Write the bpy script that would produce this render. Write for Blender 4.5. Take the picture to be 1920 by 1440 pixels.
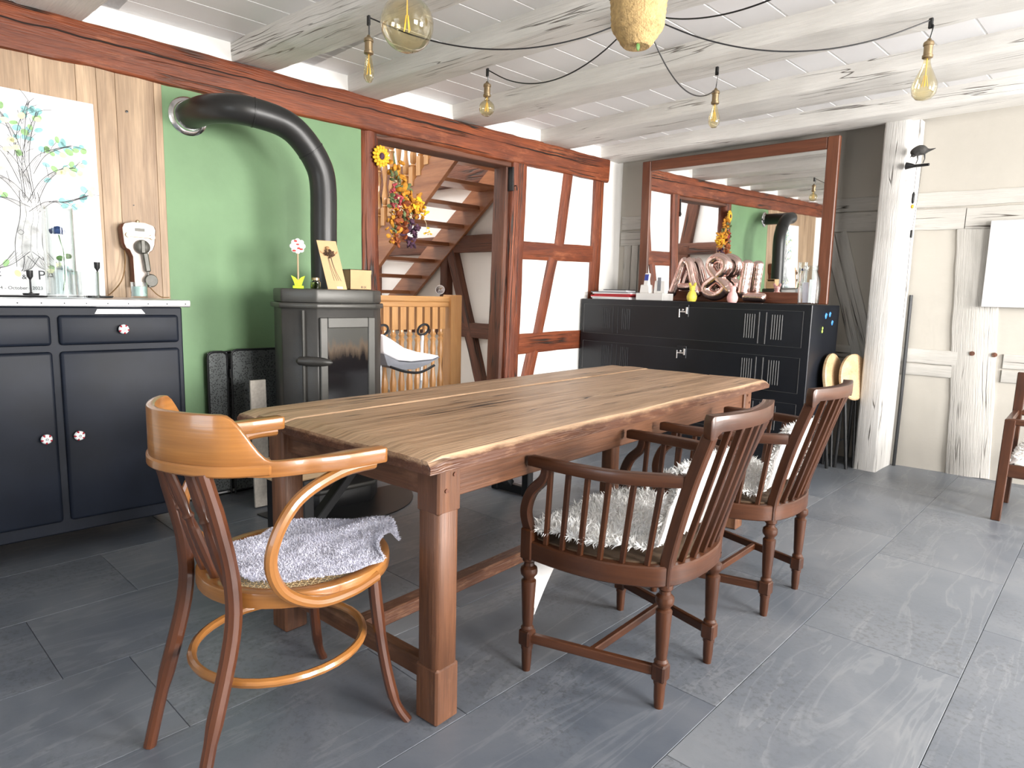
import bpy, bmesh, math, random
from mathutils import Vector, Matrix, noise
R = math.radians
rnd = random.Random(11)
for o in list(bpy.data.objects): bpy.data.objects.remove(o)
SC = bpy.context.scene
COL = SC.collection

# ------------------------------------------------------------------ camera, light, exposure
def build_camera():
    yaw, pitch, roll = .7913, .1348, .0254
    cy, sy, cp, sp, cr, sr = math.cos(yaw), math.sin(yaw), math.cos(pitch), math.sin(pitch), math.cos(roll), math.sin(roll)
    Rz = Matrix(((cy, sy, 0), (-sy, cy, 0), (0, 0, 1)))
    B = Matrix(((1, 0, 0), (0, 0, -1), (0, 1, 0)))
    Rx = Matrix(((1, 0, 0), (0, cp, -sp), (0, sp, cp)))
    Rr = Matrix(((cr, -sr, 0), (sr, cr, 0), (0, 0, 1)))
    M = Rr @ Rx @ B @ Rz                       # world -> (right, down, forward)
    rot = Matrix((M[0], -M[1], -M[2])).transposed()
    cam = bpy.data.cameras.new('camera'); ob = bpy.data.objects.new('camera', cam)
    COL.objects.link(ob)
    ob.matrix_world = Matrix.Translation((0, 0, 1.18)) @ rot.to_4x4()
    cam.sensor_width = 36; cam.lens = 1233.2 / 1920 * 36; cam.clip_start = .02
    SC.camera = ob
build_camera()
W = bpy.data.worlds.new('world'); SC.world = W; W.use_nodes = True
sky = W.node_tree.nodes.new('ShaderNodeTexSky'); sky.sky_type = 'NISHITA'; sky.sun_disc = False; sky.sun_elevation = R(40)
W.node_tree.links.new(sky.outputs[0], W.node_tree.nodes['Background'].inputs[0])
W.node_tree.nodes['Background'].inputs[1].default_value = .35
def area(name, loc, rot, sx, sy, power, color):
    l = bpy.data.lights.new(name, 'AREA'); l.shape = 'RECTANGLE'; l.size = sx; l.size_y = sy; l.energy = power; l.color = color
    o = bpy.data.objects.new(name, l); COL.objects.link(o); o.location = loc; o.rotation_euler = rot; return o
DAY = (1.0, .97, .94)
area('daylight_window_a', (3.32, 1.5, 1.5), (0, R(90), 0), 1.4, 1.5, 250, DAY)
area('daylight_window_b', (3.32, 4.2, 1.5), (0, R(90), 0), 1.4, 1.5, 290, DAY)
area('daylight_window_c', (-1.2, -1.82, 1.5), (R(90), 0, 0), 1.3, 1.3, 16, (.86, .93, 1.0))
area('daylight_skylight', (-5.6, 3.0, 4.55), (0, 0, 0), 2.2, 1.8, 110, DAY)
vs = SC.view_settings
vs.view_transform = 'Standard'; vs.look = 'None'; vs.exposure = .52; vs.gamma = 1; vs.use_curve_mapping = False
SC.cycles.max_bounces = 10; SC.cycles.diffuse_bounces = 5; SC.cycles.transparent_max_bounces = 16

# ------------------------------------------------------------------ materials
MATS = {}
class NT:
    def __init__(s, name):
        s.m = bpy.data.materials.new(name); s.m.use_nodes = True; s.t = s.m.node_tree; s.b = s.t.nodes['Principled BSDF']
        s.out = s.t.nodes['Material Output']
    def n(s, typ, **kw):
        x = s.t.nodes.new(typ)
        for k, v in kw.items():
            if k.startswith('i_'):
                k = k[2:]; k = int(k) if k.isdigit() else k.replace('_', ' ')
                x.inputs[k].default_value = v
            else: setattr(x, k, v)
        return x
    def l(s, a, b): s.t.links.new(a, b)
    def mix(s, fac, a, b, mode='MIX'):
        x = s.n('ShaderNodeMix', data_type='RGBA', blend_type=mode)
        for sock, v in ((x.inputs[0], fac), (x.inputs[6], a), (x.inputs[7], b)):
            if hasattr(v, 'is_output'): s.l(v, sock)
            elif isinstance(v, (int, float)): sock.default_value = v
            else: sock.default_value = (*v[:3], 1)
        return x.outputs[2]
    def ramp(s, fac, stops):
        x = s.n('ShaderNodeValToRGB'); e = x.color_ramp.elements
        while len(e) < len(stops): e.new(.5)
        for el, (p, c) in zip(e, stops):
            el.position = p; el.color = (*c, 1) if hasattr(c, '__len__') else (c, c, c, 1)
        s.l(fac, x.inputs[0]); return x.outputs[0]
    def vec(s, src, scale, rand=0):
        """src: 'grain' attribute, 'object' or 'position' coordinates, scaled; a random shift per object"""
        if src == 'grain': v = s.n('ShaderNodeAttribute', attribute_name='grain').outputs['Vector']
        elif src == 'object': v = s.n('ShaderNodeTexCoord').outputs['Object']
        else: v = s.n('ShaderNodeNewGeometry').outputs['Position']
        if rand:
            oi = s.n('ShaderNodeObjectInfo'); mu = s.n('ShaderNodeMath', operation='MULTIPLY', i_1=rand); s.l(oi.outputs['Random'], mu.inputs[0])
            ad = s.n('ShaderNodeVectorMath', operation='ADD'); s.l(v, ad.inputs[0]); s.l(mu.outputs[0], ad.inputs[1]); v = ad.outputs[0]
        mp = s.n('ShaderNodeVectorMath', operation='MULTIPLY'); s.l(v, mp.inputs[0]); mp.inputs[1].default_value = scale
        return mp.outputs[0]
    def noise(s, v, scale=1, detail=4, rough=.55, dist=0):
        x = s.n('ShaderNodeTexNoise', i_Scale=scale, i_Detail=detail, i_Roughness=rough, i_Distortion=dist); s.l(v, x.inputs['Vector']); return x.outputs[0]
    def bump(s, h, strength, dist=.01):
        x = s.n('ShaderNodeBump', i_Strength=strength, i_Distance=dist); s.l(h, x.inputs['Height']); s.l(x.outputs[0], s.b.inputs['Normal'])
    def col(s, c): 
        if hasattr(c, 'is_output'): s.l(c, s.b.inputs['Base Color'])
        else: s.b.inputs['Base Color'].default_value = (*c, 1)
    def set(s, rough=.5, metal=0, coat=0, spec=None):
        s.b.inputs['Roughness'].default_value = rough; s.b.inputs['Metallic'].default_value = metal; s.b.inputs['Coat Weight'].default_value = coat
        if spec is not None: s.b.inputs['Specular IOR Level'].default_value = spec
def reg(name, nt): MATS[name] = nt.m; return nt.m
def wood(name, dark, light, rough=.5, coat=0, fine=.35, bump=.25, crack=0, across=16, along=1.3, crackcol=(.02, .012, .008), wear=None, spec=None, edge=None):
    s = NT(name)
    n1 = s.noise(s.vec('grain', (along, across, across), 23), 1, 5, .6, .7)
    c = s.ramp(n1, [(.28, dark), (.72, light)])
    n2 = s.noise(s.vec('grain', (5, 130, 130), 23), 1, 3, .6)
    c = s.mix(fine, c, s.ramp(n2, [(.35, .25), (.62, 1.0)]), 'MULTIPLY')
    h = n2
    if wear:
        nw = s.noise(s.vec('grain', (3, 9, 9), 11), 1, 6, .7)
        c = s.mix(s.ramp(nw, [(.56, 0.0), (.72, .6)]), c, wear)
    if crack:
        nc = s.noise(s.vec('grain', (.55, 13, 13), 31), 1, 3, .5, .3)
        k = s.ramp(nc, [(.5 - crack * 1.6, 0.0), (.5 - crack * .4, 1.0), (.5 + crack * .4, 1.0), (.5 + crack * 1.6, 0.0)])
        nm = s.noise(s.vec('grain', (1.7, 3, 3), 5), 1, 2)
        mk = s.n('ShaderNodeMath', operation='MULTIPLY'); s.l(k, mk.inputs[0]); s.l(s.ramp(nm, [(.47, 0.0), (.56, 1.0)]), mk.inputs[1])
        c = s.mix(mk.outputs[0], c, crackcol)
        sb = s.n('ShaderNodeMath', operation='MULTIPLY_ADD', i_1=-1.6); s.l(mk.outputs[0], sb.inputs[0]); s.l(n2, sb.inputs[2]); h = sb.outputs[0]
    if edge:                                    # dark patina on the sawn edges (third grain coordinate = height)
        xyz = s.n('ShaderNodeSeparateXYZ'); s.l(s.n('ShaderNodeAttribute', attribute_name='grain').outputs['Vector'], xyz.inputs[0])
        ne = s.noise(s.vec('grain', (14, 30, 60), 3), 1, 5, .7)
        ma = s.n('ShaderNodeMath', operation='MULTIPLY_ADD', i_1=.018); s.l(ne, ma.inputs[0]); s.l(xyz.outputs[2], ma.inputs[2])
        c = s.mix(s.ramp(ma.outputs[0], [(.774, 1.0), (.784, 0.0)]), c, s.mix(s.ramp(ne, [(.5, 0.0), (.72, .55)]), edge, (.3, .16, .09)))
    s.col(c); s.set(rough, 0, coat, spec); s.bump(h, bump, .006)
    return reg(name, s)
def plain(name, c, rough=.5, metal=0, var=.08, scale=9, bump=0, bscale=60, coat=0, src='object', spec=None):
    s = NT(name)
    n = s.noise(s.vec(src, (scale,) * 3, 7), 1, 4)
    s.col(s.ramp(n, [(.3, tuple(max(0, x * (1 - var)) for x in c)), (.7, tuple(min(1, x * (1 + var)) for x in c))]))
    s.set(rough, metal, coat, spec)
    if bump: s.bump(s.noise(s.vec(src, (bscale,) * 3), 1, 5), bump, .01)
    return reg(name, s)
def glass(name, tint, gloss=.12, rough=.02):
    s = NT(name); s.t.nodes.remove(s.b)
    tr = s.n('ShaderNodeBsdfTransparent', i_Color=(*tint, 1)); gl = s.n('ShaderNodeBsdfGlossy', i_Roughness=rough)
    fr = s.n('ShaderNodeLayerWeight', i_Blend=gloss); mx = s.n('ShaderNodeMixShader')
    s.l(fr.outputs['Facing'], mx.inputs[0]); s.l(tr.outputs[0], mx.inputs[1]); s.l(gl.outputs[0], mx.inputs[2]); s.l(mx.outputs[0], s.out.inputs[0])
    return reg(name, s)

wood('red_timber', (.095, .018, .006), (.31, .075, .022), .55, fine=.5, bump=.7, crack=.016, across=9, wear=(.42, .14, .06))
wood('brown_timber', (.07, .024, .013), (.2, .075, .04), .6, fine=.4, bump=.5, crack=.014, across=9)
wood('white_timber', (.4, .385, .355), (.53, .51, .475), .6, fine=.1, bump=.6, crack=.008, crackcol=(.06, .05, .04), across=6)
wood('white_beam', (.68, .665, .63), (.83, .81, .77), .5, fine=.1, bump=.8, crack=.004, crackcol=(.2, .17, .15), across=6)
wood('white_post', (.52, .51, .49), (.66, .645, .62), .6, fine=.08, bump=.5, crack=.005, crackcol=(.1, .09, .08), across=6)
wood('cladding', (.26, .16, .09), (.58, .41, .26), .5, fine=.3, bump=.05, across=7, along=.9)
wood('table_plank', (.26, .15, .078), (.58, .385, .24), .4, fine=.45, bump=.35, crack=.008, across=21, along=.8, wear=(.5, .35, .22), edge=(.09, .035, .018))
wood('table_base', (.07, .026, .012), (.19, .078, .035), .5, fine=.4, bump=.25, across=9, wear=(.3, .15, .08))
wood('bent_honey', (.22, .08, .018), (.42, .18, .048), .28, coat=.35, fine=.25, bump=.05, across=14)
wood('bent_red', (.05, .015, .007), (.14, .047, .02), .28, coat=.35, fine=.25, bump=.05, across=14)
wood('mahogany', (.028, .009, .004), (.1, .034, .013), .36, coat=.1, spec=.4, fine=.25, bump=.08, across=14)
wood('stair_wood', (.2, .07, .028), (.4, .17, .075), .35, coat=.2, fine=.25, bump=.06, across=10)
wood('pine', (.4, .19, .065), (.6, .33, .13), .35, coat=.2, fine=.2, bump=.05, across=10)
wood('mirror_frame', (.1, .03, .014), (.2, .07, .034), .4, fine=.35, bump=.1, across=12)
wood('light_wood', (.45, .29, .15), (.66, .48, .29), .5, fine=.3, bump=.08, across=10)
def plaster(name, c, rough=.85, var=.04, bump=.25):
    s = NT(name)
    n = s.noise(s.vec('position', (1.6, 1.6, 1.6)), 1, 5)
    s.col(s.ramp(n, [(.3, tuple(x * (1 - var) for x in c)), (.7, tuple(min(1, x * (1 + var)) for x in c))])); s.set(rough)
    s.bump(s.noise(s.vec('position', (7, 7, 7)), 1, 6, .6), bump, .012)
    return reg(name, s)
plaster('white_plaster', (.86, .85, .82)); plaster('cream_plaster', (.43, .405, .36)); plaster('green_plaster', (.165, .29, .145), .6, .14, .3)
plaster('ceiling_white', (.9, .9, .88), .6, .01, .02)
plain('board_white', (.79, .785, .79), .42, 0, .02, 3)
def tile_mat():
    s = NT('floor_tile')
    v = s.vec('object', (1, 1, 1), 40)
    nA = s.noise(v, 2.2, 8, .62, .6)
    c = s.ramp(nA, [(.3, (.098, .114, .138)), (.5, (.132, .147, .17)), (.72, (.178, .19, .208))])
    vs_ = s.n('ShaderNodeVectorMath', operation='MULTIPLY'); s.l(v, vs_.inputs[0]); vs_.inputs[1].default_value = (5, .8, 1)
    nv = s.noise(vs_.outputs[0], 1, 4, .55, 1.6)
    vein = s.ramp(nv, [(.46, 0.0), (.498, 1.0), (.506, 1.0), (.515, 0.0)])
    c = s.mix(.09, c, s.mix(vein, c, (.5, .51, .51)))
    nf = s.noise(v, 55, 6, .7); nm = s.noise(v, 1.7, 3)
    pit = s.n('ShaderNodeMath', operation='MULTIPLY'); s.l(s.ramp(nf, [(.5, 0.0), (.62, 1.0)]), pit.inputs[0]); s.l(s.ramp(nm, [(.45, 0.0), (.62, .75)]), pit.inputs[1])
    c = s.mix(pit.outputs[0], c, (.085, .093, .105))
    oi = s.n('ShaderNodeObjectInfo')
    c = s.mix(1, c, s.ramp(oi.outputs['Random'], [(0, (.84, .84, .85)), (1, (1.1, 1.08, 1.05))]), 'MULTIPLY')
    s.col(c); s.set(.36, 0, 0, .45)
    s.l(s.ramp(nA, [(.3, .28), (.7, .46)]), s.b.inputs['Roughness'])
    s.bump(nf, .1, .004)
    return reg('floor_tile', s)
tile_mat()
plain('grout', (.08, .09, .1), .8)
plain('navy_paint', (.008, .011, .019), .48, 0, .35, 3, spec=.22)
plain('zinc', (.7, .71, .74), .3, .85, .12, 5)
plain('white_paper', (.85, .85, .86), .6, 0, .02)
plain('canvas_white', (.88, .88, .89), .7, 0, .01)
plain('crack_dark', (.018, .008, .005), .9); plain('ink', (.07, .07, .075), .8); plain('bark_grey', (.74, .74, .74), .8, 0, .35, 20)
plain('leaf_teal', (.3, .58, .58), .8, 0, .25, 30); plain('leaf_green', (.33, .55, .25), .8, 0, .25, 30); plain('leaf_yellow', (.84, .85, .48), .8, 0, .2, 30)
plain('knob_white', (.85, .85, .85), .15, 0, .02, coat=.5); plain('knob_red', (.42, .02, .035), .15, coat=.5); plain('black_line', (.02, .02, .02), .4)
plain('stove_iron', (.045, .043, .04), .42, .35, .12, 6, .06, 220)
plain('stove_light', (.075, .073, .067), .4, .4, .1, 6, .06, 220)
plain('flue_black', (.028, .028, .028), .36, .3, .1, 5)
def stove_glass():
    s = NT('stove_glass')
    z = s.n('ShaderNodeSeparateXYZ'); s.l(s.n('ShaderNodeTexCoord').outputs['Object'], z.inputs[0])
    nn = s.noise(s.vec('object', (1, 26, 5)), 1, 3)
    ad = s.n('ShaderNodeMath', operation='MULTIPLY_ADD', i_1=.16); s.l(nn, ad.inputs[0]); s.l(z.outputs[2], ad.inputs[2])
    s.col(s.ramp(ad.outputs[0], [(.9, (.006, .005, .006)), (.965, (.09, .065, .045)), (1.0, (.055, .055, .05))])); s.set(.12, 0, 0, .6)
    return reg('stove_glass', s)
stove_glass()
plain('chrome', (.8, .8, .82), .18, 1, .02); plain('brass', (.36, .27, .16), .35, .9, .15, 40); plain('black_plastic', (.012, .012, .013), .35)
plain('black_iron', (.014, .014, .015), .45, .2); plain('black_metal', (.02, .021, .023), .4, .4)
glass('clear_glass', (.93, .95, .95), .25); glass('amber_glass', (.96, .9, .7), .28); glass('window_pane', (.97, .98, 1), .05)
glass('green_glass', (.4, .5, .22), .3)
plain('filament', (.9, .6, .12), .4, .3); plain('rope', (.5, .34, .15), .85, 0, .25, 60, .7, 160)
plain('candle_wax', (.48, .62, .58), .5); plain('rose_blue', (.02, .05, .16), .7, 0, .5, 60); plain('leaf_dark', (.07, .16, .035), .6, 0, .3, 30)
plain('phone_cream', (.84, .73, .66), .35, 0, .12, 14); plain('phone_wood', (.13, .035, .015), .4, 0, .3, 12); plain('bakelite', (.075, .072, .06), .4, .25, .3, 20); plain('cloth_cord', (.2, .11, .04), .8)
plain('cardboard', (.58, .38, .2), .8, 0, .06); plain('cardboard_dark', (.4, .22, .1), .8, 0, .08); plain('pinecone', (.09, .045, .025), .7, 0, .5, 50); plain('lime', (.5, .75, .03), .5, 0, .2, 30); plain('petal_white', (.85, .84, .84), .6, 0, .03); plain('petal_red', (.75, .06, .05), .6)
plain('stone_slab', (.4, .36, .31), .7, 0, .12, 70)
def mesh_screen():
    s = NT('mesh_screen')
    x = s.n('ShaderNodeTexVoronoi', i_Scale=110); s.l(s.vec('object', (1, 1, 1)), x.inputs['Vector'])
    s.col(s.ramp(x.outputs[0], [(.2, (.012, .013, .013)), (.5, (.11, .12, .12))])); s.set(.5, .3)
    return reg('mesh_screen', s)
mesh_screen()
plain('locker_black', (.0085, .010, .014), .33, .1, .35, 2); plain('locker_edge', (.1, .1, .1), .4, .3)
s_ = NT('mirror_glass'); s_.col((.9, .91, .91)); s_.set(.015, 1); reg('mirror_glass', s_)
plain('rose_foil', (.9, .66, .6), .17, 1, .05, 6, .25, 30)
plain('rabbit_yellow', (.78, .66, .09), .45); plain('rabbit_pink', (.82, .46, .44), .45); plain('plastic_white', (.84, .83, .81), .35, 0, .02); plain('screen_blue', (.03, .06, .36), .2)
plain('paper_red', (.5, .03, .04), .6); plain('paper_dark', (.05, .05, .06), .6); plain('paper_lilac', (.74, .68, .78), .6)
plain('magnet_blue', (.05, .23, .62), .4); plain('magnet_green', (.42, .6, .1), .4)
plain('fur_white', (.95, .94, .91), .9, 0, .08, 12); plain('fur_hide', (.82, .8, .78), .8, 0, .03); plain('fur_cream', (.68, .58, .44), .9, 0, .15, 9)
plain('fur_grey', (.62, .62, .7), .9, 0, .2, 14); plain('cane', (.66, .5, .28), .6, 0, .1); plain('cushion_beige', (.09, .055, .03), .9, 0, .2, 30)
plain('petal_sun', (.8, .47, .02), .7, 0, .15, 40); plain('dried_orange', (.55, .24, .02), .8, 0, .4, 40); plain('dried_purple', (.075, .03, .06), .8, 0, .5, 50); plain('dried_rust', (.28, .07, .02), .8, 0, .4, 40); plain('dried_pink', (.5, .08, .1), .8, 0, .4, 50); plain('dried_green', (.13, .17, .07), .8, 0, .4, 40); plain('dried_cream', (.72, .62, .4), .8, 0, .2, 50)
plain('bouncer_white', (.86, .85, .87), .8, 0, .03); plain('bouncer_grey', (.22, .23, .26), .8, 0, .08); plain('alu', (.75, .76, .78), .3, .6, .03); plain('bird_grey', (.06, .058, .055), .7, 0, .5, 40); plain('amber_drop', (.8, .42, .02), .3)
plain('board_panel', (.6, .595, .6), .5, 0, .01)
MAT = MATS

# ------------------------------------------------------------------ mesh helpers
def V(*a): return Vector(a if len(a) > 1 else a[0])
class MB:
    def __init__(s): s.v = []; s.f = []; s.g = []
    def add(s, vs, fs, gs):
        b = len(s.v); s.v += [tuple(x) for x in vs]; s.f += [tuple(i + b for i in q) for q in fs]; s.g += [tuple(x) for x in gs]; return s
    def box(s, x0, x1, y0, y1, z0, z1):
        d = (abs(x1 - x0), abs(y1 - y0), abs(z1 - z0)); k = d.index(max(d)); o = [(0, 1, 2), (1, 0, 2), (2, 0, 1)][k]
        vs = [(x, y, z) for x in (x0, x1) for y in (y0, y1) for z in (z0, z1)]
        return s.add(vs, [(0, 1, 3, 2), (4, 6, 7, 5), (0, 4, 5, 1), (2, 3, 7, 6), (0, 2, 6, 4), (1, 5, 7, 3)], [(p[o[0]], p[o[1]], p[o[2]]) for p in vs])
    def bar(s, p0, p1, w, h, up=(0, 0, 1), w1=None, h1=None):
        p0, p1 = V(p0), V(p1); t = (p1 - p0).normalized(); up = V(up)
        if abs(t.dot(up)) > .98: up = V(1, 0, 0)
        a = t.cross(up).normalized(); b = a.cross(t).normalized(); L = (p1 - p0).length
        vs = []; gs = []
        for p, ww, hh, u in ((p0, w, h, 0), (p1, w1 or w, h1 or h, L)):
            for sa, sb in ((-1, -1), (1, -1), (1, 1), (-1, 1)):
                vs.append(p + a * sa * ww / 2 + b * sb * hh / 2); gs.append((u, sa * ww / 2, sb * hh / 2))
        return s.add(vs, [(3, 2, 1, 0), (4, 5, 6, 7), (0, 1, 5, 4), (1, 2, 6, 5), (2, 3, 7, 6), (3, 0, 4, 7)], gs)
    def tube(s, pts, r, n=8, closed=False, caps=True, flat=1.0, up=(0, 0, 1)):
        pts = [V(p) for p in pts]; m = len(pts); rs = r if hasattr(r, '__len__') else [r] * m
        vs = []; gs = []; u = 0; a = None
        for i, p in enumerate(pts):
            if closed: t = pts[(i + 1) % m] - pts[i - 1]
            else: t = pts[min(i + 1, m - 1)] - pts[max(i - 1, 0)]
            t = t.normalized() if t.length > 1e-9 else V(0, 0, 1)
            if a is None:
                a = t.cross(V(up))
                if a.length < .05: a = t.cross(V(1, 0, 0))
            a = (a - t * a.dot(t)).normalized(); b = t.cross(a)
            if i: u += (p - pts[i - 1]).length
            for k in range(n):
                th = 2 * math.pi * k / n
                vs.append(p + a * math.cos(th) * rs[i] + b * math.sin(th) * rs[i] * flat); gs.append((u, math.cos(th) * rs[i], math.sin(th) * rs[i]))
        fs = []
        for i in range(m if closed else m - 1):
            j = (i + 1) % m
            for k in range(n): fs.append((i * n + k, i * n + (k + 1) % n, j * n + (k + 1) % n, j * n + k))
        if caps and not closed: fs += [tuple(range(n - 1, -1, -1)), tuple((m - 1) * n + k for k in range(n))]
        return s.add(vs, fs, gs)
    def lathe(s, prof, n=16, at=(0, 0, 0), axis=(0, 0, 1)):
        q = V(0, 0, 1).rotation_difference(V(axis).normalized()); at = V(at); vs = []; gs = []; fs = []
        for (r, z) in prof:
            for k in range(n):
                th = 2 * math.pi * k / n; p = V(max(r, 1e-4) * math.cos(th), max(r, 1e-4) * math.sin(th), z); vs.append(at + q @ p); gs.append((z, p.x, p.y))
        m = len(prof)
        for i in range(m - 1):
            for k in range(n): fs.append((i * n + k, i * n + (k + 1) % n, (i + 1) * n + (k + 1) % n, (i + 1) * n + k))
        fs += [tuple(range(n - 1, -1, -1)), tuple((m - 1) * n + k for k in range(n))]
        return s.add(vs, fs, gs)
    def prism(s, poly, d0, d1, fn=None):
        """poly in (a,b); fn(a,b,d)->xyz (default a=x,b=y,d=z)"""
        fn = fn or (lambda a, b, d: (a, b, d)); n = len(poly)
        vs = [fn(a, b, d0) for a, b in poly] + [fn(a, b, d1) for a, b in poly]
        ax = max(p[0] for p in poly) - min(p[0] for p in poly); bx = max(p[1] for p in poly) - min(p[1] for p in poly)
        gs = [((a, b, d) if ax > bx else (b, a, d)) for d in (d0, d1) for a, b in poly]
        return s.add(vs, [tuple(range(n - 1, -1, -1)), tuple(range(n, 2 * n))] + [(i, (i + 1) % n, n + (i + 1) % n, n + i) for i in range(n)], gs)
    def ell(s, c, r, n=12, m=8, rot=None):
        c = V(c); vs = []; fs = []; rot = rot or Matrix.Identity(3)
        for i in range(m + 1):
            ph = math.pi * i / m
            for k in range(n):
                th = 2 * math.pi * k / n; rr = max(math.sin(ph), 1e-3)
                vs.append(c + rot @ V(r[0] * rr * math.cos(th), r[1] * rr * math.sin(th), r[2] * math.cos(ph)))
        for i in range(m):
            for k in range(n): fs.append((i * n + k, (i + 1) * n + k, (i + 1) * n + (k + 1) % n, i * n + (k + 1) % n))
        return s.add(vs, fs, [v - c for v in vs])
    def sweep(s, path, widths, z0, z1, closed=False):
        """upright rectangular strip along a plan path"""
        m = len(path); vs = []; gs = []; u = 0
        for i, (x, y) in enumerate(path):
            a = V(path[(i + 1) % m if closed else min(i + 1, m - 1)]); b = V(path[i - 1 if closed else max(i - 1, 0)]); t = (a - b).normalized(); nx, ny = t.y, -t.x
            w = widths[i] if hasattr(widths, '__len__') else widths; a0 = z0[i] if hasattr(z0, '__len__') else z0; a1 = z1[i] if hasattr(z1, '__len__') else z1
            if i: u += (V(path[i]) - V(path[i - 1])).length
            for sgn, z in ((-1, a0), (1, a0), (1, a1), (-1, a1)):
                vs.append((x + nx * sgn * w / 2, y + ny * sgn * w / 2, z)); gs.append((u, sgn * w / 2, z))
        fs = []
        for i in range(m if closed else m - 1):
            j = (i + 1) % m
            for k in range(4): fs.append((i * 4 + k, j * 4 + k, j * 4 + (k + 1) % 4, i * 4 + (k + 1) % 4))
        if not closed: fs += [(0, 1, 2, 3), tuple(4 * (m - 1) + k for k in (3, 2, 1, 0))]
        return s.add(vs, fs, gs)
    def rsweep(s, path, w, h, up=(0, 1, 0)):
        path = [V(q) for q in path]; m = len(path); vs = []; gs = []; u = 0
        for i, c in enumerate(path):
            t = (path[min(i + 1, m - 1)] - path[max(i - 1, 0)]).normalized(); a = t.cross(V(up)).normalized(); b = a.cross(t)
            if i: u += (c - path[i - 1]).length
            ww = w[i] if hasattr(w, '__len__') else w; hh = h[i] if hasattr(h, '__len__') else h
            for sa, sb in ((-1, -1), (1, -1), (1, 1), (-1, 1)): vs.append(c + a * sa * ww / 2 + b * sb * hh / 2); gs.append((u, sa * ww / 2, sb * hh / 2))
        fs = [(i * 4 + k, i * 4 + (k + 1) % 4, i * 4 + 4 + (k + 1) % 4, i * 4 + 4 + k) for i in range(m - 1) for k in range(4)] + [(3, 2, 1, 0), tuple(4 * (m - 1) + k for k in range(4))]
        return s.add(vs, fs, gs)
    def sheet(s, fn, nu, nv, thick=0):
        vs = [fn(i / nu, j / nv) for i in range(nu + 1) for j in range(nv + 1)]
        fs = [(i * (nv + 1) + j, (i + 1) * (nv + 1) + j, (i + 1) * (nv + 1) + j + 1, i * (nv + 1) + j + 1) for i in range(nu) for j in range(nv)]
        return s.add(vs, fs, vs)
    def build(s, name, mat, parent=None, smooth=True, bevel=0, label=None, kind=None, seg=1, angle=35, recalc=True):
        me = bpy.data.meshes.new(name); me.from_pydata(s.v, [], s.f)
        at = me.attributes.new('grain', 'FLOAT_VECTOR', 'POINT'); at.data.foreach_set('vector', [c for g in s.g for c in g])
        bm = bmesh.new(); bm.from_mesh(me)
        if recalc: bmesh.ops.recalc_face_normals(bm, faces=bm.faces)
        if bevel:
            ed = [e for e in bm.edges if len(e.link_faces) == 2 and e.calc_face_angle(0) > R(30)]
            bmesh.ops.bevel(bm, geom=ed, offset=bevel, segments=seg, affect='EDGES', clamp_overlap=True, profile=.5)
        bm.to_mesh(me); bm.free()
        me.materials.append(MAT[mat])
        me.polygons.foreach_set('use_smooth', [smooth] * len(me.polygons))
        if smooth: me.set_sharp_from_angle(angle=R(angle))
        o = bpy.data.objects.new(name, me); COL.objects.link(o)
        if parent: o.parent = parent
        if label: o['label'] = label
        if kind: o['kind'] = kind
        return o
def empty(name, loc=(0, 0, 0), rz=0):
    o = bpy.data.objects.new(name, None); COL.objects.link(o); o.location = loc; o.rotation_euler = (0, 0, rz); o.empty_display_size = .1; return o
def tag(o, label, cat, group=None):
    o['label'] = label; o['category'] = cat
    if group: o['group'] = group
    return o
def struct(o): o['kind'] = 'structure'; return o
def thing(name, label, cat, loc=(0, 0, 0), rz=0, group=None): return tag(empty(name, loc, rz), label, cat, group)
def copy_tree(o, parent=None):
    c = o.copy(); COL.objects.link(c)
    if parent: c.parent = parent
    for ch in list(o.children): copy_tree(ch, c)
    return c
def inst(o, parent, **kw):
    c = o.copy(); COL.objects.link(c); c.parent = parent
    for k, v in kw.items(): setattr(c, k, v)
    return c
def smooth_path(pts, n=6, closed=False):
    pts = [V(p) for p in pts]; m = len(pts); out = []
    for i in range(m if closed else m - 1):
        p0 = pts[i - 1] if (closed or i) else pts[0]; p1 = pts[i]; p2 = pts[(i + 1) % m]; p3 = pts[(i + 2) % m] if (closed or i + 2 < m) else pts[-1]
        for k in range(n):
            t = k / n; out.append(.5 * ((2 * p1) + (p2 - p0) * t + (2 * p0 - 5 * p1 + 4 * p2 - p3) * t * t + (3 * p1 - p0 - 3 * p2 + p3) * t ** 3))
    if not closed: out.append(pts[-1])
    return out
def lerp(a, b, t): return a + (b - a) * t
def interp(xs, ys, x):
    if x <= xs[0]: return ys[0]
    for i in range(len(xs) - 1):
        if x <= xs[i + 1]: return lerp(ys[i], ys[i + 1], (x - xs[i]) / (xs[i + 1] - xs[i]))
    return ys[-1]
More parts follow.
